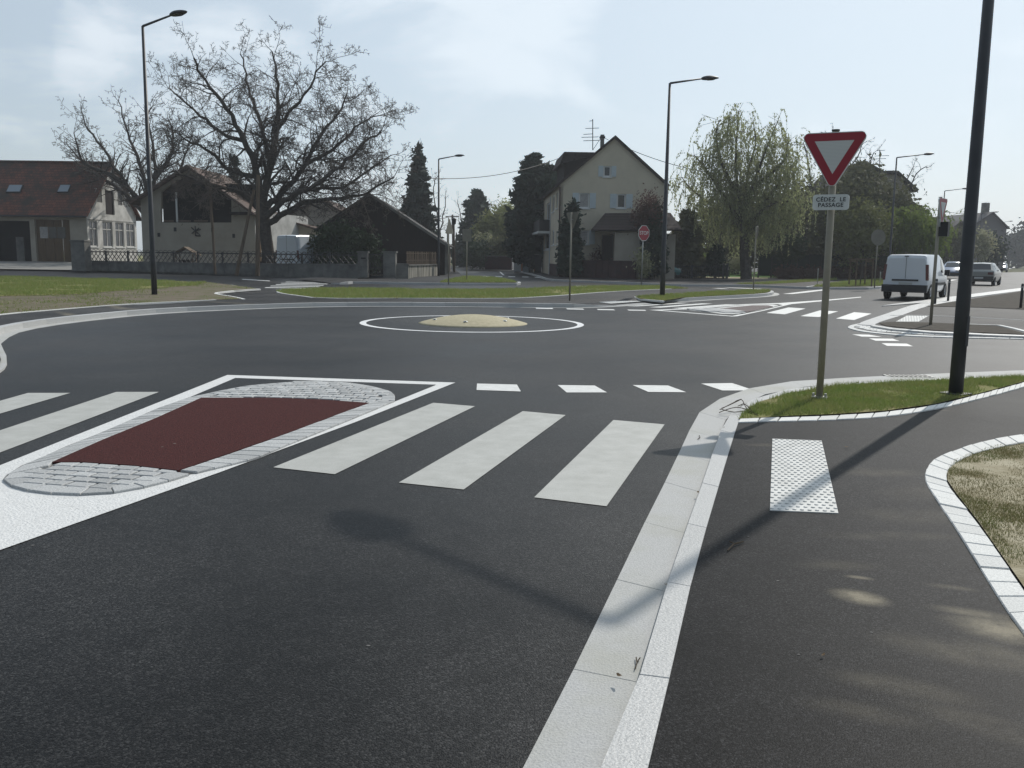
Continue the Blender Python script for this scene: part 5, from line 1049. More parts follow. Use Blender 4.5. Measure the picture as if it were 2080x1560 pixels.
# leaf clouds
def leaves(pts, size, g, flat=0.0, hang=0.0):
    n = len(pts); a = g.normal(0, 1, (n, 3)); a[:, 2] = a[:, 2] * (1 - flat) - hang; a /= np.linalg.norm(a, axis=1)[:, None] + 1e-9
    b = np.cross(a, g.normal(0, 1, (n, 3))); b /= np.linalg.norm(b, axis=1)[:, None] + 1e-9; s_ = size * (.5 + g.random((n, 1)))
    V = np.stack([pts - a * s_, pts - b * s_ * .45, pts + a * s_, pts + b * s_ * .45], 1); return V.reshape(-1, 3), np.arange(4 * n).reshape(-1, 4)
def clumps(ell, nc, per, sig, g, surf=.6):
    out = []
    tot = sum(e[3] * e[4] * e[5] for e in ell)
    for (cx, cy, cz, rx, ry, rz) in ell:
        k = max(3, int(nc * rx * ry * rz / tot)); d = g.normal(0, 1, (k, 3)); d /= np.linalg.norm(d, axis=1)[:, None]; rr = (surf + (1 - surf) * g.random((k, 1))) * (.85 + .3 * g.random((k, 1)))
        c = np.array([cx, cy, cz]) + d * rr * np.array([rx, ry, rz]); m_ = (per * (.4 + 1.2 * g.random(k))).astype(int)
        out.append(np.repeat(c, m_, 0) + g.normal(0, 1, (m_.sum(), 3)) * np.repeat(sig * (.6 + .8 * g.random((k, 1))), m_, 0))
    return np.concatenate(out, 0)
def ell_px(x0, y0, x1, y1, D, depth=None):
    a, b = PD(x0, y1, D), PD(x1, y0, D); return ((a.x + b.x) / 2, D, (a.z + b.z) / 2, (b.x - a.x) / 2, depth or (b.x - a.x) / 2, (b.z - a.z) / 2)
def foliage(c, c2, name, tr=.3): return mat(name, c, .75, .15, c2, 1.1, 6, .35, .68, trans=tr)
M['f_dark'] = foliage((.026, .045, .034), (.040, .058, .034), 'dark_conifer_needles', .08)
M['f_spruce'] = foliage((.032, .045, .038), (.050, .062, .046), 'spruce_needles', .08)
M['f_olive'] = foliage((.18, .195, .075), (.12, .13, .055), 'olive_leaves', .3)
M['f_willow'] = foliage((.31, .34, .17), (.24, .26, .13), 'young_willow_leaves', .55)
M['f_wgreen'] = foliage((.19, .25, .06), (.14, .19, .05), 'green_willow_leaves', .4)
M['f_ivy'] = foliage((.125, .13, .07), (.08, .085, .05), 'dark_ivy_leaves', .25)
M['f_red'] = foliage((.110, .060, .050), (.080, .050, .042), 'reddish_buds', .25)
M['f_hedge'] = foliage((.030, .055, .022), (.022, .036, .017), 'hedge_leaves', .12)
M['f_bloom'] = foliage((.38, .36, .24), (.20, .22, .10), 'pale_blossom', .3)
def leafy(name, label, cat, ells, n, per, sig, size, mt, trunk=None, seed=1, surf=.55, group=None, stems=0, tr=.12, hang=0.0):
    g = np.random.default_rng(seed); e0 = ells[0]; loc = (trunk[0] if trunk else e0[0], trunk[1] if trunk else e0[1], .1)
    t = thing(name, label, cat, loc, group=group, worldbuilt=True); P_ = clumps(ells, n, per, sig, g, surf); P_ = P_[P_[:, 2] > .15]
    V, Fc = leaves(P_, size, g, hang=hang); np_obj('crown' if trunk else 'foliage', V, Fc, M[mt], t)
    if trunk:
        top = Vector((e0[0], e0[1], e0[2])); b = Vector(loc); mb = MB().tube(resample([b, b.lerp(top, .5) + Vector((.1, 0, 0)), top], .8), [tr * (1 - .6 * k / 20) for k in range(len(resample([b, b.lerp(top, .5) + Vector((.1, 0, 0)), top], .8)))], 7)
        r_ = random.Random(seed)
        for e in ells:
            for k in range(4): q = Vector((e[0] + r_.uniform(-.6, .6) * e[3], e[1] + r_.uniform(-.6, .6) * e[4], e[2] + r_.uniform(-.3, .7) * e[5])); s_ = b.lerp(top, r_.uniform(.35, .8)); mb.tube([s_, s_.lerp(q, .5) + Vector((0, 0, .2)), q], [tr * .45, tr * .3, tr * .12], 5, caps=False)
        obj('trunk', mb, M['bark'], t)
    return t
def conifer(name, label, D, x, ybase, ytop, halfw, mt, seed, lean=0.0, shape=.85, tiers=26, per=26, size=.28, droop=.35, group=None):
    g = np.random.default_rng(seed); b = v3(PD(x, ybase, D), .1); top = PD(x, ytop, D); h = top.z - .1; rw_ = halfw / F_PX * D; t = thing(name, label, 'tree', b, group=group, worldbuilt=True)
    obj('trunk', MB().tube([b, v3(b, h * .5), v3(b, h * .97)], [max(.12, h * .02), h * .012, .03], 7), M['bark'], t); out = []
    for k in range(tiers):
        f = (k + g.random() * .6) / tiers; z = .1 + h * (.05 + .95 * f); R_ = rw_ * (1 - f) ** shape * g.uniform(.78, 1.15) + .08; nb = max(5, int(11 * (1 - f) + 4))
        for j in range(nb):
            a = g.random() * 6.283; Rb = R_ * g.uniform(.6, 1.15); m_ = max(5, int(per * (Rb / rw_) ** .8)); s_ = np.sqrt(g.random(m_)) * Rb
            px_ = np.stack([b.x + np.cos(a) * s_, b.y + np.sin(a) * s_, z - droop * s_ * .6 + .12 * s_ ** 2 / max(R_, .1) + 0 * s_], 1) + g.normal(0, 1, (m_, 3)) * np.array([.13, .13, .10]) * (1 + R_ * .25); out.append(px_)
    P_ = np.concatenate(out, 0); P_[:, 0] += lean * (P_[:, 2] / h); P_ = P_[P_[:, 2] > .3]; V, Fc = leaves(P_, size, g, flat=.3); np_obj('crown', V, Fc, M[mt], t); return t
conifer('spruce_tree', 'tall pointed spruce behind the wooden barn, left of the thin brown lamp post', 92, 850, 540, 292, 52, 'f_spruce', 41, tiers=36, per=42, size=.34)
conifer('pine_tree', 'dark broad conifer in the middle distance above the square sign', 120, 966, 545, 386, 44, 'f_dark', 42, shape=.5, tiers=30, per=46, size=.5)
conifer('thuja_tree', 'tall ragged dark thuja with two points left of the ochre corner house', 82, 1078, 560, 318, 52, 'f_dark', 43, shape=.42, tiers=38, per=60, size=.36, droop=-.7)
conifer('thuja_tree', 'smaller dark thuja tucked between the tall thuja and the corner house', 84, 1116, 560, 340, 34, 'f_dark', 44, shape=.5, tiers=30, per=48, size=.34, droop=-.7)
conifer('cypress_tree', 'slim dark cypress against the ochre house, behind the bare sign back', 63.5, 1160, 560, 411, 19, 'f_dark', 45, shape=.55, tiers=30, per=34, size=.18, droop=-.6)
conifer('cypress_tree', 'short dark cypress close to the corner of the ochre house', 63.8, 1147, 560, 448, 10, 'f_dark', 46, shape=.4, tiers=20, per=24, size=.15, droop=-.6)
conifer('conifer_shrub', 'dark pointed conifer shrub left of the middle lamp post', 62.5, 1327, 565, 418, 24, 'f_dark', 47, shape=.5, tiers=26, per=34, size=.2, droop=-.5)
conifer('conifer_tree', 'broad dark green conifer in the garden right of the middle lamp post', 67.5, 1390, 565, 428, 42, 'f_ivy', 48, shape=.55, tiers=28, per=50, size=.26)
conifer('conifer_shrub', 'low black-green cone shrub behind the iron railing', 67.2, 1452, 565, 500, 19, 'f_dark', 49, shape=.45, tiers=18, per=30, size=.16, droop=-.3)
conifer('spruce_tree', 'dark spruce top peeking above the roofs left of the walnut trunk', 88, 480, 520, 318, 36, 'f_spruce', 50, tiers=24, per=34, size=.36)
leafy('olive_green_tree', 'round olive green tree in the middle distance left of the tall thuja', 'tree', [ell_px(980, 440, 1040, 515, 105), ell_px(1000, 430, 1044, 480, 106)], 130, 60, .55, .26, 'f_olive', trunk=(PD(1012, 530, 105).x, 105), seed=51)
leafy('young_tree', 'light green budding tree top behind the olive green tree', 'tree', [ell_px(1005, 412, 1050, 460, 125)], 60, 26, .6, .2, 'f_willow', trunk=(PD(1028, 530, 125).x, 125), seed=52)
leafy('blossom_bush', 'pale blossoming bush above the far garden hedge', 'bush', [ell_px(968, 486, 1006, 506, 100)], 50, 50, .35, .14, 'f_bloom', seed=53)
leafy('dark_bush', 'dark purplish bush above the far brick wall', 'bush', [ell_px(1000, 492, 1036, 522, 97)], 60, 60, .4, .18, 'f_ivy', seed=54)
leafy('hedge', 'dark green clipped hedge along the far side street', 'hedge', [ell_px(948, 503, 1000, 532, 98, 3)], 120, 70, .4, .16, 'f_hedge', seed=55, surf=.4)
leafy('evergreen_bush', 'large dark evergreen bush in front of the wooden barn', 'bush', [ell_px(650, 462, 728, 560, 61.5, 1.6), ell_px(700, 478, 765, 560, 61.5, 1.3)], 330, 70, .32, .15, 'f_hedge', seed=56, surf=.35)
leafy('bare_shrub', 'brownish shrub with pinkish twigs over the brick garden wall', 'bush', [ell_px(1205, 506, 1290, 536, 65, 1.0)], 120, 22, .25, .08, 'f_red', seed=57)
leafy('red_tree', 'reddish budding round tree in front of the right side of the ochre house', 'tree', [ell_px(1284, 396, 1346, 470, 62.8, 1.6)], 130, 34, .26, .075, 'f_red', trunk=(PD(1318, 560, 62.8).x, 62.8), seed=58, surf=.3, tr=.09)
leafy('pale_shrub', 'pale flowering shrub standing in front of the teal car', 'bush', [ell_px(1292, 512, 1322, 562, 61.2, .7)], 60, 20, .22, .09, 'f_bloom', seed=59, surf=.2)
leafy('ivy_tree', 'tall dark ivy-grown tree left of the stepped roof house', 'tree', [ell_px(1655, 372, 1790, 520, 73, 3), ell_px(1712, 345, 1775, 440, 75, 2.5), ell_px(1760, 390, 1845, 480, 75, 2.5)], 420, 75, .6, .2, 'f_ivy', trunk=(PD(1725, 560, 73).x, 73), seed=60, surf=.35, tr=.25)
leafy('olive_green_tree', 'yellowish green young tree behind the wooden tree stakes', 'tree', [ell_px(1690, 410, 1810, 525, 69, 2.4)], 220, 50, .42, .13, 'f_olive', trunk=(PD(1750, 560, 69).x, 69), seed=61, surf=.3)
leafy('dark_tree', 'dark rounded mass of trees behind the weeping willow', 'tree', [ell_px(1420, 400, 1560, 545, 86, 3), ell_px(1540, 390, 1680, 545, 84, 3)], 420, 60, .75, .26, 'f_ivy', trunk=(PD(1500, 560, 85).x, 85), seed=62, surf=.3)
leafy('red_hedge', 'low dark reddish hedge in front of the green screened fence', 'hedge', [ell_px(1560, 549, 1680, 568, 67.5, .6), ell_px(1670, 547, 1830, 563, 70.5, .6)], 330, 40, .2, .09, 'f_red', seed=63, surf=.3)
leafy('laurel_bush', 'green bush under the willow in front of the screened fence', 'bush', [ell_px(1580, 488, 1630, 522, 68.5, 1)], 60, 50, .3, .13, 'f_hedge', seed=64)
leafy('garden_shrub', 'green shrub behind the iron railing, left of the dark cone shrub', 'bush', [ell_px(1404, 512, 1436, 548, 70, 1)], 50, 45, .3, .12, 'f_wgreen', seed=65)
leafy('garden_shrub', 'white flowering shrub on the lawn behind the railing', 'bush', [ell_px(1484, 524, 1512, 544, 78, 1)], 40, 26, .28, .1, 'f_bloom', seed=66)
leafy('distant_trees', 'distant dark trees at the far right end of the avenue', 'trees', [ell_px(2048, 486, 2092, 524, 230), ell_px(2068, 478, 2110, 524, 240)], 130, 50, 1.4, .6, 'f_spruce', seed=67)
leafy('bush', 'rounded dark bush before the far grey gabled house', 'bush', [ell_px(2006, 496, 2024, 528, 120)], 40, 50, .6, .3, 'f_dark', seed=68)
leafy('blossom_bush', 'pale blossoming tree beside the thick lamp post before the far house', 'tree', [ell_px(1975, 478, 2004, 518, 118)], 60, 34, .6, .2, 'f_bloom', seed=69)
leafy('garden_hedge', 'dark hedge along the avenue behind the second give way sign', 'hedge', [ell_px(1896, 476, 1965, 530, 104, 2)], 150, 60, .6, .26, 'f_ivy', seed=70, surf=.3)
bare_tree('airy budding tree between the willow and the give way sign', 82, (1670, 540), [[(1670, 440), (1650, 380), (1640, 330), (1632, 290)], [(1670, 440), (1675, 370), (1680, 310), (1690, 270)], [(1670, 440), (1710, 380), (1735, 330), (1750, 295)], [(1670, 440), (1720, 400), (1760, 350), (1775, 310)]], seed=9, L=2.2, r=.2)
bare_tree('thin bare twiggy tree poking out beside the stepped roof', 90, (1835, 500), [[(1835, 400), (1850, 370), (1868, 345), (1885, 340)], [(1835, 400), (1845, 360), (1855, 340)]], seed=10, L=2.4, r=.12, sub=.7)
bare_tree('thin bare tree right of the spruce behind the lamp', 100, (893, 540), [[(893, 470), (900, 440), (905, 400)], [(893, 470), (885, 420), (880, 380), (893, 350)]], seed=12, L=2.2, r=.12, sub=.8)
bare_tree('pale bare tree behind the dark broad conifer', 140, (945, 540), [[(945, 480), (935, 440), (930, 405)], [(960, 480), (985, 440), (998, 410)]], seed=13, L=3.0, r=.2, sub=.9)
# weeping willows
def willow(label, D, x, ybase, arms, nstr, mt, seed, lmin, lmax, tr=.35, fork=None, clip=None, size=.085):
    g = np.random.default_rng(seed); gr = random.Random(seed); b = v3(PD(x, ybase, D), .1); t = thing('willow_tree', label, 'tree', b, worldbuilt=True); S = (Seg(), Seg()); ends = []
    fk = PD(fork[0], fork[1], D); obj('trunk', MB().tube(resample([b, b.lerp(fk, .5), fk], .6), [tr * (1 - .035 * k) for k in range(len(resample([b, b.lerp(fk, .5), fk], .6)))], 9), M['bark'], t)
    for a in arms:
        px, w, dD = a[0], a[1], gr.uniform(-2.6, 2.6); P_ = resample([PD(q[0], q[1], D + dD * k / max(1, len(px) - 1)) for k, q in enumerate(px)], .45); n = len(P_)
        for k in range(n - 1):
            f = k / n; S[0].add(P_[k], P_[k + 1], .16 * (1 - f) + .02, .16 * (1 - (k + 1) / n) + .02)
        for k in range(int(n * .22), n):
            for _ in range(w):
                p = P_[k] + Vector((gr.gauss(0, .55), gr.gauss(0, .7), gr.gauss(0, .35))); S[1].add(P_[k], p, .015, .012); ends.append(p)
    tot = len(ends); pts = []; dirs = []
    idx = g.integers(0, tot, nstr)
    for i in idx:
        p = ends[i].copy(); p = p + Vector((g.normal(0, .18), g.normal(0, .2), g.normal(0, .15))); L = g.uniform(lmin, lmax); d = Vector((g.normal(0, .6), g.normal(0, .6), .35)); q = p.copy(); st = .2
        for s_ in range(int(L / st)):
            d = (d + Vector((g.normal(0, .07), g.normal(0, .07), -.42))).normalized(); q2 = q + d * st
            if q2.z < .9 + g.random() * 1.2: break
            if s_ % 2 == 0: S[1].add(q, q2 + d * st, .006, .005)
            q = q2; pts.append(q[:]); pts.append((q - d * st * .5)[:])
    P_ = np.array(pts) + g.normal(0, .035, (len(pts), 3)); V, Fc = leaves(P_, size, g, hang=2.2); np_obj('crown', V, Fc, M[mt], t); S[0].build('branches', M['bark'], t, 5); S[1].build('twigs', M['twig'], t, 3)
willow('large weeping willow with fresh yellow green leaves beside the iron railing', 66, 1516, 565, [([(1510, 470), (1500, 400), (1495, 330), (1498, 260), (1500, 226)], 5, 0), ([(1510, 450), (1530, 380), (1550, 320), (1570, 270), (1580, 246)], 4, 0), ([(1510, 460), (1470, 400), (1435, 345), (1410, 315)], 5, 0), ([(1512, 470), (1450, 420), (1405, 385), (1385, 360)], 4, 0),
      ([(1512, 460), (1560, 400), (1600, 350), (1620, 330)], 5, 0), ([(1514, 480), (1570, 430), (1615, 400), (1636, 400)], 5, 0), ([(1500, 400), (1465, 330), (1455, 270), (1462, 245)], 4, 0), ([(1530, 380), (1590, 330), (1600, 290), (1606, 285)], 4, 0), ([(1510, 440), (1520, 350), (1535, 290), (1530, 250)], 4, 0), ([(1512, 470), (1545, 430), (1580, 410)], 4, 0), ([(1512, 470), (1480, 440), (1450, 430)], 4, 0)], 1800, 'f_willow', 71, .7, 3.3, .42, (1512, 478))
willow('small weeping willow with green hanging curtain above the white van', 72, 1862, 545, [([(1862, 470), (1855, 440), (1845, 430)], 8, 0), ([(1862, 470), (1872, 438), (1880, 442)], 8, 0), ([(1862, 470), (1888, 450), (1893, 462)], 8, 0), ([(1860, 470), (1835, 450), (1822, 455)], 8, 0)], 1100, 'f_wgreen', 72, .8, 2.9, .14, (1862, 475), size=.11)

# ------------------------------------------------------------------ lamps
def head_mesh():
    mb = MB(); n = 14; prof = []
    for k in range(13):
        f = k / 12; x = -.37 + .74 * f; r = max(.004, .165 * (math.sin(math.pi * min(1, f ** .8)) ** .62)); prof.append((x, r))
    i0 = 0
    for x, r in prof:
        for j in range(n):
            a = 2 * math.pi * j / n; z = math.sin(a) * r * (.62 if math.sin(a) > 0 else .38); mb.v.append((x, math.cos(a) * r, z))
    for k in range(len(prof) - 1):
        for j in range(n): l = (j + 1) % n; mb.f.append((k * n + j, (k + 1) * n + j, (k + 1) * n + l, k * n + l))
    return mb
def lamp(label, loc, H, az, arm, r0=.085, r1=.045, rise=.22, mt='lampm', plate=True):
    t = thing('street_lamp', label, 'street lamp', loc, rz=az, group='modern street lamps along the roads')
    obj('pole', MB().tube([(0, 0, 0), (0, 0, 1.2), (0, 0, 1.25), (0, 0, H)], [r0, r0 * .97, r0 * .93, r1], 14), M[mt], t, smooth=True)
    obj('arm', MB().tube([(0, 0, H - .05), (.02, 0, H), (arm - .3, 0, H + rise)], [r1 * .95, r1 * .9, r1 * .62], 10), M[mt], t, smooth=True)
    h = obj('lamp_head', head_mesh(), M[mt], t, smooth=True); h.location = (arm, 0, H + rise + .02); h.rotation_euler = (0, -.08, 0)
    ln = obj('lens', MB().lathe([(.001, -.075), (.08, -.066), (.11, -.045)], 14), M['glass'], h); ln.location = (.02, 0, 0); ln.scale = (1.7, 1, 1)
    obj('base_plate', MB().box((0, 0, .01), (r0 * 3.2, r0 * 3.2, .02)), M[mt], t)
    if plate: obj('access_door', MB().box((-r0 * .96, 0, .75), (.012, r0 * .7, .35)), M['lampm'], t)
    return t
def lpx(label, base, top, headx, H=None, az=0.0, **kw):
    D = kw.pop('D', None)
    if D is None: g = G(base[0], base[1], .1)
    else: g = v3(PD(base[0], top[1] + 50, D), .1)
    Hh = PD(top[0], top[1], g.y).z - .1; arm = (headx - top[0]) / F_PX * g.y / max(.3, math.cos(az)); o = lamp(label, g, Hh, az, arm, **kw)
    tx = PD(top[0], top[1], g.y).x; o.rotation_euler.y = 0; return o
p_near = G(1941, 801, ZN + .01)
nl = lamp('thick dark near lamp post in the grass verge whose head is above the frame', p_near, 7.0, math.atan2(1.66, -1.14), 2.02, r0=.080, r1=.048, rise=.2)
for c_ in nl.children:
    if c_.name.startswith('lamp_head'): c_.scale = (1.06, 1.15, 1.1)
lpx('dark lamp post on the left dirt verge, arm pointing right', (314, 600), (293, 53), 378, az=R(-25), r0=.095)
lpx('dark lamp post in the small middle grass island right of the ochre house', (1345, 603), (1366, 169), 1447, az=R(10), r0=.10)
lpx('slim brown lamp post at the corner of the streaked wall', (891, 561), (889, 323), 930, r0=.09, r1=.05)
lpx('lamp post in front of the stepped roof house', (1818, 560), (1824, 320), 1887, D=60, r0=.09)
lpx('lamp post partly hidden behind the thick near lamp post', (1915, 545), (1934, 388), 1975, D=88, r0=.10)
lpx('distant lamp post in front of the far grey house', (1990, 545), (1997, 434), 2026, D=124, r0=.11)
lpx('very distant lamp post just right of the far grey house', (2030, 538), (2030, 452), 2049, D=150, r0=.12)
lpx('tiny far lamp post against the distant trees', (2051, 534), (2051, 464), 2068, D=185, r0=.13)
lpx('farthest tiny lamp post at the right edge of the photo', (2068, 533), (2066, 480), 2080, D=235, r0=.15)

# ------------------------------------------------------------------ signs (front faces -Y before turning)
def rounded(poly, r, n=5):
    out = []; m_ = len(poly)
    for i in range(m_):
        p, a, b = Vector(poly[i]), Vector(poly[i - 1]), Vector(poly[(i + 1) % m_]); u = (a - p).normalized(); v = (b - p).normalized(); ang = u.angle(v); d = r / math.tan(ang / 2); s_, e = p + u * d, p + v * d; c = p + (u + v).normalized() * (r / math.sin(ang / 2))
        for k in range(n + 1): q = s_.lerp(e, k / n) - c; out.append(c + q.normalized() * r)
    return out
def plate(pts, y0, y1):                 # polygon in XZ, from y0 (front) to y1
    mb = MB(); n = len(pts); mb.v = [(p[0], y0, p[1]) for p in pts] + [(p[0], y1, p[1]) for p in pts]
    for tr in tessellate_polygon([[Vector((p[0], p[1], 0)) for p in pts]]): mb.f.append(tuple(tr)); mb.f.append(tuple(n + i for i in reversed(tr)))
    for k in range(n): l = (k + 1) % n; mb.f.append((k, l, n + l, n + k))
    return mb
def text(s_, size, y, loc, mt, parent, name='lettering', sp=1.0):
    c = bpy.data.curves.new('lettering', 'FONT'); c.body = s_; c.size = size; c.align_x = 'CENTER'; c.align_y = 'CENTER'; c.extrude = .0015; c.offset = size * .012; c.space_character = sp; c.space_line = .95
    o = bpy.data.objects.new('tmp', c); C.objects.link(o); dg_ = bpy.context.evaluated_depsgraph_get(); me = bpy.data.meshes.new_from_object(o.evaluated_get(dg_)); bpy.data.objects.remove(o)
    me.materials.clear(); me.materials.append(mt); q = link(name, me, None, parent); q.rotation_euler = (R(90), 0, 0); q.location = (loc[0], y, loc[1]); return q
def post(t, H, r=.03, mt='beige', lean=(0, 0)): obj('post', MB().tube([(0, 0, 0), (lean[0], lean[1], H)], r, 12), M[mt], t, smooth=True); obj('post_cap', MB().tube([(lean[0], lean[1], H), (lean[0], lean[1], H + .015)], r * 1.15, 10), M['dark'], t)
def tri(w, cz, up=False):
    h = w * .866; return [(-w / 2, cz + h / 3), (0, cz - 2 * h / 3), (w / 2, cz + h / 3)] if not up else [(-w / 2, cz - h / 3), (w / 2, cz - h / 3), (0, cz + 2 * h / 3)]
def giveway(label, loc, rz, Ht, w, lean=(0, 0), panel=True, back=False, mt='beige', rad=.038):
    t = thing('give_way_sign', label, 'road sign', loc, rz=rz); h = w * .866; cz = Ht - h / 3; post(t, Ht + .02, rad, mt, (0, 0)); 
    pt = obj('triangle_plate', plate(rounded(tri(w, cz), .055), -.075, -.045), M['signwhite' if not back else 'steel'], t)
    obj('red_border', plate(rounded(tri(w * .955, cz), .042), -.077, -.0755), M['signred'], pt)
    i = tri(w * .56, cz); obj('white_centre', plate(i, -.079, -.0775), M['signstripe'], pt)
    if panel:
        pw, ph, pz_ = .375, .165, Ht - h - .115
        pp = obj('text_plate', plate(rounded([(-pw / 2, pz_ - ph / 2), (pw / 2, pz_ - ph / 2), (pw / 2, pz_ + ph / 2), (-pw / 2, pz_ + ph / 2)], .03), -.07, -.045), M['signwhite'], t)
        text('CÉDEZ  LE\nPASSAGE', .062, -.0715, (0, pz_ - .002), M['black'], pp, sp=1.08)
    for z in (cz + h * .18, cz - h * .3): obj('clamp', MB().box((0, -.02, z), (.10, .05, .035)), M['steel'], t)
    return t
m = mat('retroreflective_white', (.60, .62, .60), .5, .4); tt = m.node_tree; tcn = N(tt, 'ShaderNodeTexCoord'); wv = N(tt, 'ShaderNodeTexWave', bands_direction='Z', Scale=22.0); tt.links.new(tcn.outputs['Object'], wv.inputs[0])
xx = N(tt, 'ShaderNodeMix', data_type='RGBA'); tt.links.new(wv.outputs['Fac'], xx.inputs['Factor']); xx.inputs['A'].default_value = (.62, .63, .60, 1); xx.inputs['B'].default_value = (.50, .51, .49, 1); tt.links.new(xx.outputs['Result'], tt.nodes['Principled BSDF'].inputs['Base Color']); M['signstripe'] = m
gl = G(1664, 812, ZN); gH = PD(1700, 270, gl.y).z - ZN
gw = giveway('near red and white give way triangle with a CÉDEZ LE PASSAGE plate', gl, R(-25), gH, .72)
tw = obj('base_collar', MB().box((0, 0, .02), (.16, .12, .04)), M['steel'], gw)
for s_ in (-1, 1): obj('bolt', MB().tube([(s_ * .065, 0, .04), (s_ * .065, 0, .075)], .014, 8), M['steel'], gw)
tb = G(1890, 660, .05); g2 = giveway('second give way sign seen almost edge-on at the far right corner', tb, R(50), PD(1918, 403, tb.y).z - .05, .75, panel=False)
b2 = obj('side_box', MB().box((0, -.14, PD(1915, 470, tb.y).z), (.16, .2, .34)), M['dark'], g2); obj('text_plate', plate(rounded([(-.17, PD(1915, 457, tb.y).z - .1), (.17, PD(1915, 457, tb.y).z - .1), (.17, PD(1915, 457, tb.y).z + .08), (-.17, PD(1915, 457, tb.y).z + .08)], .03), -.07, -.045), M['steel'], g2)
# backs and other signs
def backsign(label, base, shape, rz, Ht, w, h, z=.1, mt='beige', r=.03, cat='road sign', pmt='steel'):
    g = G(base[0], base[1], z); H = PD(Ht[0], Ht[1], g.y).z - z; t = thing('road_sign', label, cat, g, rz=rz); post(t, H, r, mt)
    if shape == 'square': p = rounded([(-w / 2, H - h), (w / 2, H - h), (w / 2, H), (-w / 2, H)], .04)
    elif shape == 'round': p = [(w / 2 * math.cos(a), H - w / 2 + w / 2 * math.sin(a)) for a in [2 * math.pi * k / 24 for k in range(24)]]
    elif shape == 'tri': p = rounded(tri(w, H - w * .29), .05)
    elif shape == 'triup': p = rounded(tri(w, H - w * .577, True), .05)
    obj('plate', plate(p, -.06, -.04), M[pmt], t); obj('clamp', MB().box((0, -.02, H - h * .4), (.09, .045, .03)), M['steel'], t); return t, H
M['signback'] = mat('sign_back_grey', (.20, .19, .155), .6, .35, (.17, .16, .13), 5)
backsign('grey back of a square sign on the small grass corner by the side street', (948, 571.5), 'square', 0, (951, 465), .50, .70, pmt='signback')
backsign('narrow back of an upright triangle sign at the far left kerb end', (911, 578), 'triup', R(66), (915, 443), .9, .8, pmt='signback')
backsign('back of a turned give way sign on the pavement before the ochre house', (1157, 611), 'tri', R(125), (1161, 431), .7, .6, pmt='signback')
backsign('round grey back of a sign beside the wooden tree stakes', (1776, 585), 'round', R(10), (1781, 466), .85, .8, pmt='signback')
t, H = backsign('bare post with an edge-on sign on the right grass island', (1530, 589), 'round', R(84), (1536, 459), .6, .6, pmt='signback')
# stop sign
g = G(1303, 580, .1); H = PD(1306, 458, g.y).z - .1; t = thing('stop_sign', 'red octagonal STOP sign on a thin post beside the grass strip', 'road sign', g, rz=R(38)); post(t, H, .03, 'steel'); w = .80
oc = lambda s_, c: [(s_ / 2 / math.cos(R(22.5)) * math.cos(R(22.5 + 45 * k)), c + s_ / 2 / math.cos(R(22.5)) * math.sin(R(22.5 + 45 * k))) for k in range(8)]
p = obj('octagon_plate', plate(oc(w, H - w / 2), -.06, -.04), M['signwhite'], t); obj('red_face', plate(oc(w * .93, H - w / 2), -.062, -.0605), M['signred'], p); text('STOP', .27, -.064, (0, H - w / 2), M['signwhite'], p)
# end of zone sign
g = G(1249, 565, .1); H = PD(1252, 472, g.y).z - .1; t = thing('zone_sign', 'white rectangular zone sign with a ring and a black slash in front of the porch', 'road sign', g, rz=R(10)); post(t, H, .03, 'steel')
p = obj('plate', plate(rounded([(-.24, H - .76), (.24, H - .76), (.24, H), (-.24, H)], .03), -.06, -.04), M['signwhite'], t)
rg = MB(); n = 20
for k in range(n):
    a, b = 2 * math.pi * k / n, 2 * math.pi * (k + 1) / n; q = [(.15 * math.cos(a), .15 * math.sin(a)), (.15 * math.cos(b), .15 * math.sin(b)), (.10 * math.cos(b), .10 * math.sin(b)), (.10 * math.cos(a), .10 * math.sin(a))]; rg.poly([(x, -.0625, H - .48 + z) for x, z in q])
obj('ring', rg, mat('sign_grey_print', (.12, .12, .13), .6), p); obj('slash', plate([(-.22, H - .70), (-.17, H - .74), (.22, H - .14), (.19, H - .10)], -.065, -.063), M['black'], p); obj('ring_mark', plate([(-.05, H - .52), (.05, H - .52), (.05, H - .44), (-.05, H - .44)], -.064, -.0625), mat('sign_grey_print_mark', (.12, .12, .13), .6), p)
# wooden tree stakes
g = G(1747, 581, .12); t = thing('tree_stakes', 'four wooden tree stakes with cross bars and a young stem on the right verge', 'tree stakes', g); H = PD(1747, 525, g.y).z - .12; w = .9
for x in (-w / 2, w / 2):
    for y in (-.5, .5): o = obj('stake', MB().tube([(0, 0, 0), (0, 0, H)], .045, 8), M['wood'], t); o.location = (x, y, 0)
for y in (-.5, .5): obj('cross_bar', MB().box((0, y, H - .04), (w + .25, .05, .09)), M['wood'], t)
for x in (-w / 2, w / 2): obj('cross_bar', MB().box((x, 0, H - .15), (.05, .95, .08)), M['wood'], t)
obj('stem', MB().tube([(0, 0, 0), (.03, 0, H * .8), (.0, 0, H * .82)], .035, 6), M['bark'], t)
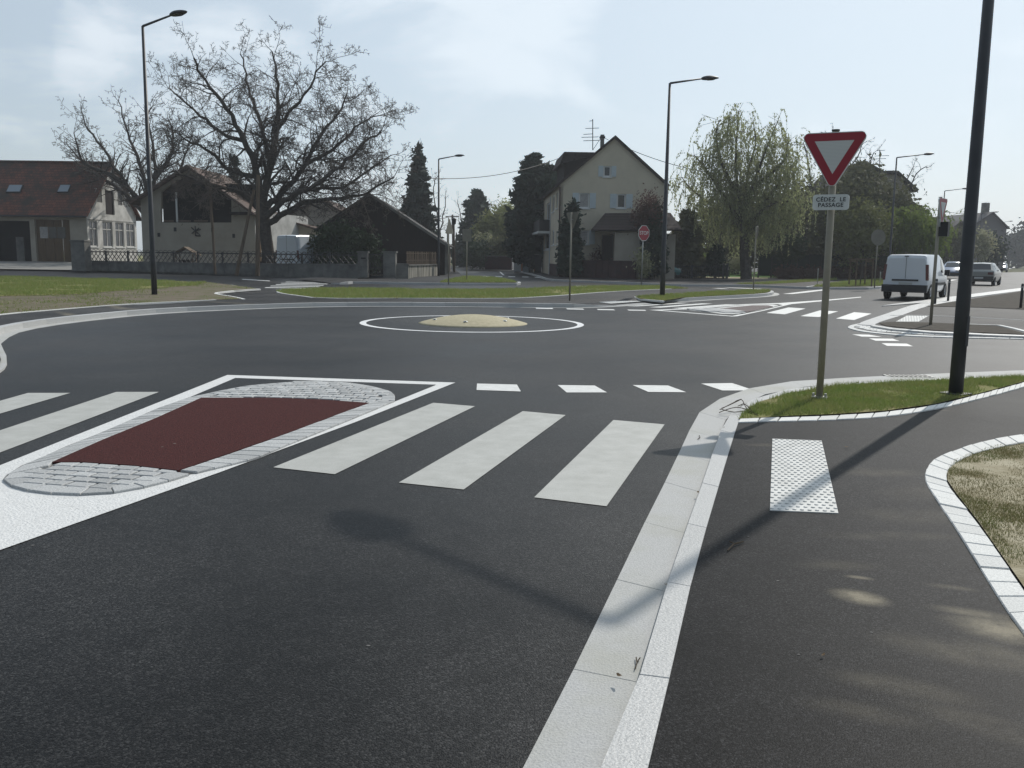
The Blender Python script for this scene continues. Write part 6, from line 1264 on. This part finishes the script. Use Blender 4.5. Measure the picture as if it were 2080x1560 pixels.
# bollards and small posts
def bollard(label, x, y0, y1, r=.045, mt='lampm', z=.04, group=None):
    g = G(x, y0, z); H = PD(x, y1, g.y).z - z; t = thing('bollard', label, 'bollard', g, group=group); obj('tube', MB().tube([(0, 0, 0), (0, 0, H - .03), (0, 0, H)], [r, r, r * .7], 10), M[mt], t, smooth=True); obj('band', MB().tube([(0, 0, H - .14), (0, 0, H - .09)], r * 1.04, 10), M['steel'], t); return t
bollard('slim dark bollard on the kerb right of the white van wheel', 1925.5, 611, 567, group='slim bollards')
bollard('slim dark bollard just behind the second give way post', 1899, 617, 566, group='slim bollards')
bollard('slim dark bollard at the far right edge on the dirt', 2073, 626, 576, group='slim bollards')
bollard('thin grey marker post on the path left of the near give way post', 1660, 579, 545, .025, 'steel', .12)
bollard('thin post beside the round sign back', 1787, 577, 552, .03, 'steel', .12)
# wooden utility poles
def pole(label, b, tpt, D, r=.13, arms=(), name='utility_pole', D2=None, r2=None):
    p0 = v3(PD(b[0], b[1], D), .1); p1 = PD(tpt[0], tpt[1], D2 or D); t = thing(name, label, 'utility pole', p0, worldbuilt=True); obj('pole', MB().tube([p0, p1], [r, r2 or r * .75], 9), M['wood'], t)
    for (x0, x1, y) in arms: obj('crossarm', MB().tube([PD(x0, y, D), PD(x1, y, D)], .05, 5), M['iron'], t)
    return t
pole('upright wooden utility pole standing against the walnut trunk', (523, 560), (524, 355), 57.8, .15)
pole('slanting wooden strut leaning against the upright utility pole', (480, 556), (516, 385), 58.2, .12)
pole('thin dark pole in front of the loft house wall', (437, 562), (429, 412), 60, .09)
pole('tall dark utility pole behind the streaked corner wall', (922, 548), (919, 436), 82, .12, ((905, 932, 440),))
pole('dark street pole with a lantern along the side street', (923, 549), (922, 455), 78, .09, ())
q = PD(922, 457, 78); lt = obj('lantern', MB().lathe([(.05, 0), (.17, .1), (.2, .45), (.24, .5), (.05, .62)], 10), M['dark'], tag(thing('lantern', 'lantern on top of the dark street pole along the side street', 'lantern', q)))
pole('far lantern pole above the wooden barn eave', (909, 500), (909, 466), 110, .10, ((904, 914, 468),))
def wire(label, pts, D, r=.022, D2=None, sag=.3):
    a, b = PD(*pts[0], D), PD(*pts[1], D2 or D); P_ = [a.lerp(b, k / 14) - Vector((0, 0, sag * 4 * (k / 14) * (1 - k / 14))) for k in range(15)]
    o = obj('overhead_wire', MB().tube(P_, r, 4), M['iron']); tag(o, label, 'wire'); return o
wire('overhead wire from the slim brown lamp post to the dormer of the ochre house', ((872, 362), (1134, 322)), 62, .024, 72, .5)
wire('overhead wire from the ochre house ridge to the right behind the willow', ((1281, 304), (1450, 352)), 68, .022, 66, .2)
wire('overhead wire above the side street from the dark utility pole', ((919, 438), (880, 444)), 82, .03, 70, .1)
wire('overhead wire passing behind the second give way sign', ((1800, 400), (1962, 434)), 80, .025, 95, .3)

# ------------------------------------------------------------------ vehicles (x forward, rear at x = 0)
def loft(st, ring):                      # st: list of (x, wb, wm, wr, zb, zm, zr)
    mb = MB(); n = None
    for (x, wb, wm, wr, zb, zm, zr) in st:
        zr = max(zr, zm + .01); cr = min(.10, (zr - zm) * .3)
        half = [(wb * .92, zb), (wb, zb + .08), (wm, zb + (zm - zb) * .45), (wm, zm - .05), (wm - .012, zm), (wr + (wm - wr) * cr * .6, zr - cr), (wr - .07, zr - cr * .18), (0, zr)]
        r_ = [(x, y, z) for y, z in half] + [(x, -y, z) for y, z in half[-2::-1]]; n = len(r_); mb.v += r_
    for k in range(len(st) - 1):
        for j in range(n - 1): a = k * n + j; mb.f.append((a, a + 1, a + n + 1, a + n))
        mb.f.append((k * n + n - 1, k * n, (k + 1) * n, (k + 1) * n + n - 1))
    mb.f.append(tuple(range(n))); e = (len(st) - 1) * n; mb.f.append(tuple(e + j for j in reversed(range(n)))); mb.n = n; return mb
def glasspatch(mb, k0, k1, j, s0=.08, s1=.08, t0=.12, t1=.12, off=.006):
    n = mb.n; a, b, c, d = (Vector(mb.v[k0 * n + j]), Vector(mb.v[k1 * n + j]), Vector(mb.v[k1 * n + j + 1]), Vector(mb.v[k0 * n + j + 1]))
    def bl(s_, t_): return (a * (1 - s_) + b * s_) * (1 - t_) + (d * (1 - s_) + c * s_) * t_
    q = [bl(s0, t0), bl(1 - s1, t0), bl(1 - s1, 1 - t1), bl(s0, 1 - t1)]; nn = (q[1] - q[0]).cross(q[3] - q[0]).normalized(); ctr = Vector((1.8, 0, .9))
    if nn.dot(q[0] - ctr) < 0: nn = -nn
    return MB().hexa([p - nn * .01 for p in q], [p + nn * off for p in q])
def wheel(t, x, y, r, w=.2):
    s_ = 1 if y > 0 else -1; o = obj('wheel', MB().lathe([(r * .62, -w / 2), (r * .93, -w / 2), (r, -w / 2 + .03), (r, w / 2 - .03), (r * .93, w / 2), (r * .62, w / 2)], 22, axis='y'), M['tyre'], t, smooth=True); o.location = (x, y, r)
    obj('rim', MB().lathe([(.001, s_ * w * .30), (r * .2, s_ * w * .34), (r * .55, s_ * w * .30), (r * .63, s_ * w * .45)], 22, axis='y'), M['rim'], o)
    obj('hub_cap_slots', MB().lathe([(r * .30, s_ * w * .345), (r * .48, s_ * w * .335)], 10, axis='y'), M['dark'], o)
    a = obj('wheel_arch', MB().lathe([(r * 1.0, s_ * .012), (r * 1.16, s_ * .012)], 22, axis='y'), M['dark'], t); a.location = (x, y + s_ * (w / 2 - .045), r)
M['rim'] = mat('wheel_rim', (.35, .35, .36), .4, .5, metal=.6)
M['tail'] = mat('tail_light_red', (.085, .010, .012), .25, .5)
M['platew'] = mat('number_plate', (.45, .45, .43), .5, .4)
def paintm(name, c, r=.28): m_ = mat(name, c, r, .5); m_.node_tree.nodes['Principled BSDF'].inputs['Coat Weight'].default_value = .6; return m_
def van(label, loc, az, body, st, L, wz, r, rearglass=False, high=False):
    t = thing('van', label, 'van', loc, rz=az); mb = loft(st, None); obj('body', mb, body, t, smooth=True).data.set_sharp_from_angle(angle=R(38)); W = st[2][2]; zt = st[2][6]; zb = st[0][4]; zm = st[2][5]
    # rear details
    obj('door_gap', MB().box((-.006, 0, (zb + .5 + zt) / 2 - .05), (.006, .014, zt - zb - .62)), M['dark'], t)
    obj('rear_bumper', MB().box((-.05, 0, zb + .12), (.16, W * 1.98, .30)), M['dark'], t)
    for s_ in (-1, 1):
        obj('tail_light', MB().hexa([(-.015, s_ * (W - .10), zm - .22), (-.015, s_ * (W + .004), zm - .22), (.14, s_ * (W + .006), zm - .22), (.14, s_ * (W - .10), zm - .22)], [(.0, s_ * (W - .15), zm + .42), (.0, s_ * (W - .035), zm + .42), (.07, s_ * (W - .03), zm + .42), (.07, s_ * (W - .15), zm + .42)]), M['tail'], t)
        obj('side_trim', MB().box((L * .5, s_ * (W + .006), zb + .30), (L * .55, .03, .10)), M['dark'], t)
        m_ = obj('wing_mirror', MB().box((L * .70, s_ * (W + .12), zm + .08), (.16, .20, .24)), M['dark'], t)
        obj('side_window', glasspatch(mb, len(st) - 5, len(st) - 4, 4 if s_ > 0 else mb.n - 6, .04, .06, .12, .12), M['glass'], t)
    obj('windscreen', glasspatch(mb, len(st) - 4, len(st) - 3, 6, .06, .1, .0, .0), M['glass'], t); obj('windscreen', glasspatch(mb, len(st) - 4, len(st) - 3, 7, .06, .1, .0, .0), M['glass'], t)
    obj('grab_strip', MB().box((-.02, 0, zm - .22), (.04, W * 1.15, .07)), M['dark'], t)
    p = obj('number_plate', MB().box((-.012, -.02, zm - .37), (.02, .52, .11)), M['platew'], t)
    obj('high_brake_light', MB().box((-.008, 0, zt - .09), (.02, .16, .035)), M['dark'], t)
    for x in (.62, L - .85):
        for s_ in (-1, 1): wheel(t, x, s_ * (W - .09), r)
    return t
vst = [(0, .80, .84, .74, .34, .98, 1.70), (.06, .84, .87, .75, .32, 1.0, 1.82), (.5, .86, .885, .77, .28, 1.02, 1.86), (2.4, .86, .89, .78, .28, 1.02, 1.87), (2.45, .86, .89, .78, .28, 1.02, 1.87), (3.15, .86, .885, .72, .28, 1.0, 1.78), (3.75, .85, .87, .70, .28, .98, 1.06), (4.2, .80, .83, .6, .28, .80, .90), (4.36, .70, .76, .5, .32, .6, .70)]
vg = (G(1797, 607.5) + G(1884, 608)) / 2
rear_mid = vg + Vector((math.sin(R(36)), math.cos(R(36)), 0)) * -.55
van('white small panel van driving away along the avenue, seen from behind', (vg.x - .30, vg.y - .45, 0), R(90 - 36), paintm('van_white', (.60, .63, .66), .35), vst, 4.36, None, .33)
hst = [(0, .9, .92, .80, .40, 1.2, 2.48), (.06, .95, .97, .82, .38, 1.2, 2.66), (.5, .97, .99, .84, .34, 1.2, 2.72), (3.2, .97, .99, .84, .34, 1.2, 2.74), (3.25, .97, .99, .84, .34, 1.2, 2.74), (4.1, .96, .98, .80, .34, 1.2, 2.5), (4.8, .95, .96, .76, .34, 1.15, 1.35), (5.4, .9, .92, .6, .34, 1.0, 1.1), (5.6, .8, .84, .5, .4, .8, .9)]
q = PD(583, 540, 64.5); van('high-roofed white van parked in the yard beside the walnut trunk', (q.x, 64.5, .15), R(68), paintm('parked_van_white', (.62, .68, .74), .35), hst, 5.6, None, .36)
def car(label, loc, az, body, st=None, L=3.9, r=.29, front=False):
    t = thing('car', label, 'car', loc, rz=az)
    st = st or [(0, .70, .76, .70, .36, .80, .84), (.05, .76, .80, .72, .30, .88, .93), (.10, .76, .81, .70, .28, .90, .96), (.50, .77, .82, .58, .25, .91, 1.36), (1.0, .78, .83, .60, .22, .91, 1.41), (1.9, .78, .83, .60, .22, .90, 1.41), (2.3, .78, .83, .58, .22, .90, 1.36), (2.95, .78, .82, .64, .22, .88, .95), (3.6, .74, .78, .6, .24, .70, .80), (3.9, .62, .68, .5, .30, .52, .62)]
    mb = loft(st, None); obj('body', mb, body, t, smooth=True).data.set_sharp_from_angle(angle=R(38)); n = mb.n
    for j in (6, 7): obj('rear_window', glasspatch(mb, 2, 3, j, .06, .06, 0 if j == 7 else .02, .02 if j == 7 else 0), M['glass'], t); obj('windscreen', glasspatch(mb, 6, 7, j, .06, .06, 0 if j == 7 else .02, .02 if j == 7 else 0), M['glass'], t)
    for j in (4, n - 6):
        for a, b in ((3, 4), (4, 5), (5, 6)): obj('side_window', glasspatch(mb, a, b, j, .05, .05, .12, .16), M['glass'], t)
    obj('rear_bumper', MB().box((-.03, 0, .46), (.14, 1.60, .24)), M['dark'], t); obj('front_bumper', MB().box((3.9, 0, .42), (.16, 1.4, .22)), M['dark'], t)
    obj('number_plate', MB().box((-.105, 0, .48), (.02, .5, .11)), M['platew'], t)
    for s_ in (-1, 1):
        obj('tail_light', MB().box((.0, s_ * .62, .76), (.08, .30, .15)), M['tail'], t); obj('headlight', MB().box((3.74, s_ * .52, .66), (.22, .30, .13)), M['steel'], t); obj('wing_mirror', MB().box((2.55, s_ * .92, .98), (.10, .18, .12)), M['dark'], t)
        for x in (.65, 3.1): wheel(t, x, s_ * (.83 - .10), r, .18)
    return t
p = G(1962, 580); car('dark silver hatchback driving away beyond the thick near lamp post', (G(1990, 580).x - .3, G(1990, 580).y - .4, 0), R(90 - 35), paintm('hatchback_silver', (.20, .21, .20), .3)).scale = (1.08, 1.08, 1.08)
p = PD(1931, 540, 80); car('blue oncoming car on the avenue left of the thick lamp post', (p.x + 2.3, 80 + 3.5, 0), R(90 - 33 + 180), paintm('car_blue', (.16, .22, .36), .25)).scale = (1.1, 1.1, 1.1)
p = PD(1920, 540, 100); car('white car following the blue oncoming car', (p.x + 2.2, 103, 0), R(90 - 33 + 180), paintm('car_white', (.5, .5, .52), .25))
p = PD(2001, 540, 118); car('distant pale car on the avenue above the silver hatchback', (p.x, 118, 0), R(90 - 31), paintm('car_pale', (.32, .32, .33), .2))
p = PD(2036, 540, 140); car('distant dark blue car with a sunlit windscreen', (p.x, 140, 0), R(90 - 31 + 180), paintm('car_darkblue', (.05, .07, .13), .2))
p = PD(2077, 541, 170); car('small teal car at the right edge of the avenue', (p.x, 165, 0), R(90 - 31), paintm('car_teal', (.05, .13, .17), .25))
p = PD(1325, 560, 64.5); car('teal car parked behind the pale shrub by the ochre house', (p.x - 1.6, 66, .1), R(8), paintm('car_green', (.10, .22, .22), .2))
p = PD(1356, 550, 71); car('dark parked car behind the middle lamp post', (p.x - 1.5, 71.5, .14), R(20), paintm('car_black', (.03, .03, .035), .2))

# ------------------------------------------------------------------ litter: fallen twigs and stones
def fallen(label, x, y, px, z, r=.006):
    mb = MB()
    for ln in px:
        P_ = [G(a, b, z) + Vector((0, 0, h)) for a, b, h in ln]; mb.tube(resample(P_, .06), r, 5)
    o = obj('fallen_twig', mb, M['twigd']); return tag(o, label, 'twig')
M['twigd'] = mat('dead_twig', (.07, .055, .04), .9, .1)
fallen('forked dead branch lying over the kerb at the tip of the near grass verge', 0, 0, [[(1540, 846, .01), (1518, 838, .03), (1505, 828, .09), (1490, 829, .06), (1462, 836, .02)], [(1518, 838, .03), (1495, 837, .05), (1470, 838, .02), (1461, 840, .01)], [(1505, 828, .09), (1482, 832, .05), (1466, 833, .02)], [(1518, 838, .02), (1490, 841, .02), (1465, 835, .02)], [(1530, 842, .02), (1512, 834, .07), (1498, 833, .04)]], ZN + .005, .0045)
fallen('small dry twig on the near pavement below the tactile plate', 0, 0, [[(1478, 1120, .005), (1492, 1108, .012), (1503, 1105, .008)], [(1492, 1108, .01), (1482, 1102, .006)], [(1494, 1107, .01), (1510, 1102, .005)]], ZN + .004, .004)
fallen('bent twig lying in the channel between kerb and gutter', 0, 0, [[(1290, 1362, .006), (1294, 1348, .008), (1292, 1338, .006)], [(1294, 1348, .006), (1300, 1340, .008)]], .012, .0025)
fallen('tiny curled twig on the gutter stones below the verge tip', 0, 0, [[(1417, 893, .004), (1422, 890, .006), (1420, 885, .004)]], .014, .003)
g = np.random.default_rng(99); st_ = []
pebs = [(66, 1108, .012), (748, 1312, .010), (1520, 1090, .007), (1580, 1180, .008), (1770, 1285, .008), (1880, 1052, .008), (1622, 1330, .007), (355, 908, .014), (330, 915, .012), (1045, 735, .03)]
for k, (x, y, r_) in enumerate(pebs):
    p = G(x, y, ZN if x > 1450 else .0); mb = MB().lathe([(.001, .35), (.6, .28), (1, .0)], 7)
    o = obj('pebble', mb, M['joint'], road); o.location = p + Vector((0, 0, .002 + (.028 if 600 > x > 300 and y < 930 else 0))); o.scale = (r_ * .95, r_ * .6, r_ * .3)

# dry leaves and grit along the kerb and on the pavement
lv = random.Random(4)
M['leafd'] = mat('dry_leaf', (.13, .085, .045), .8, .2, (.08, .055, .03), 20)
for k, (x, y) in enumerate(((1470, 868), (1462, 872), (1418, 1000), (1352, 1187), (1258, 1372), (1672, 1330), (1795, 820), (1612, 838), (1720, 908))):
    p = G(x, y, ZN + .012); s_ = lv.uniform(.006, .013); a = lv.uniform(0, 6.28); mb = MB(); q = []
    for i in range(7): t_ = 2 * math.pi * i / 7; q.append((s_ * 1.6 * math.cos(t_), s_ * .7 * math.sin(t_), s_ * .5 * math.cos(t_) ** 2))
    mb.poly(q); o = obj('dry_leaf', mb, M['leafd'], road); o.location = p; o.rotation_euler = (lv.uniform(-.2, .2), lv.uniform(-.2, .2), a)
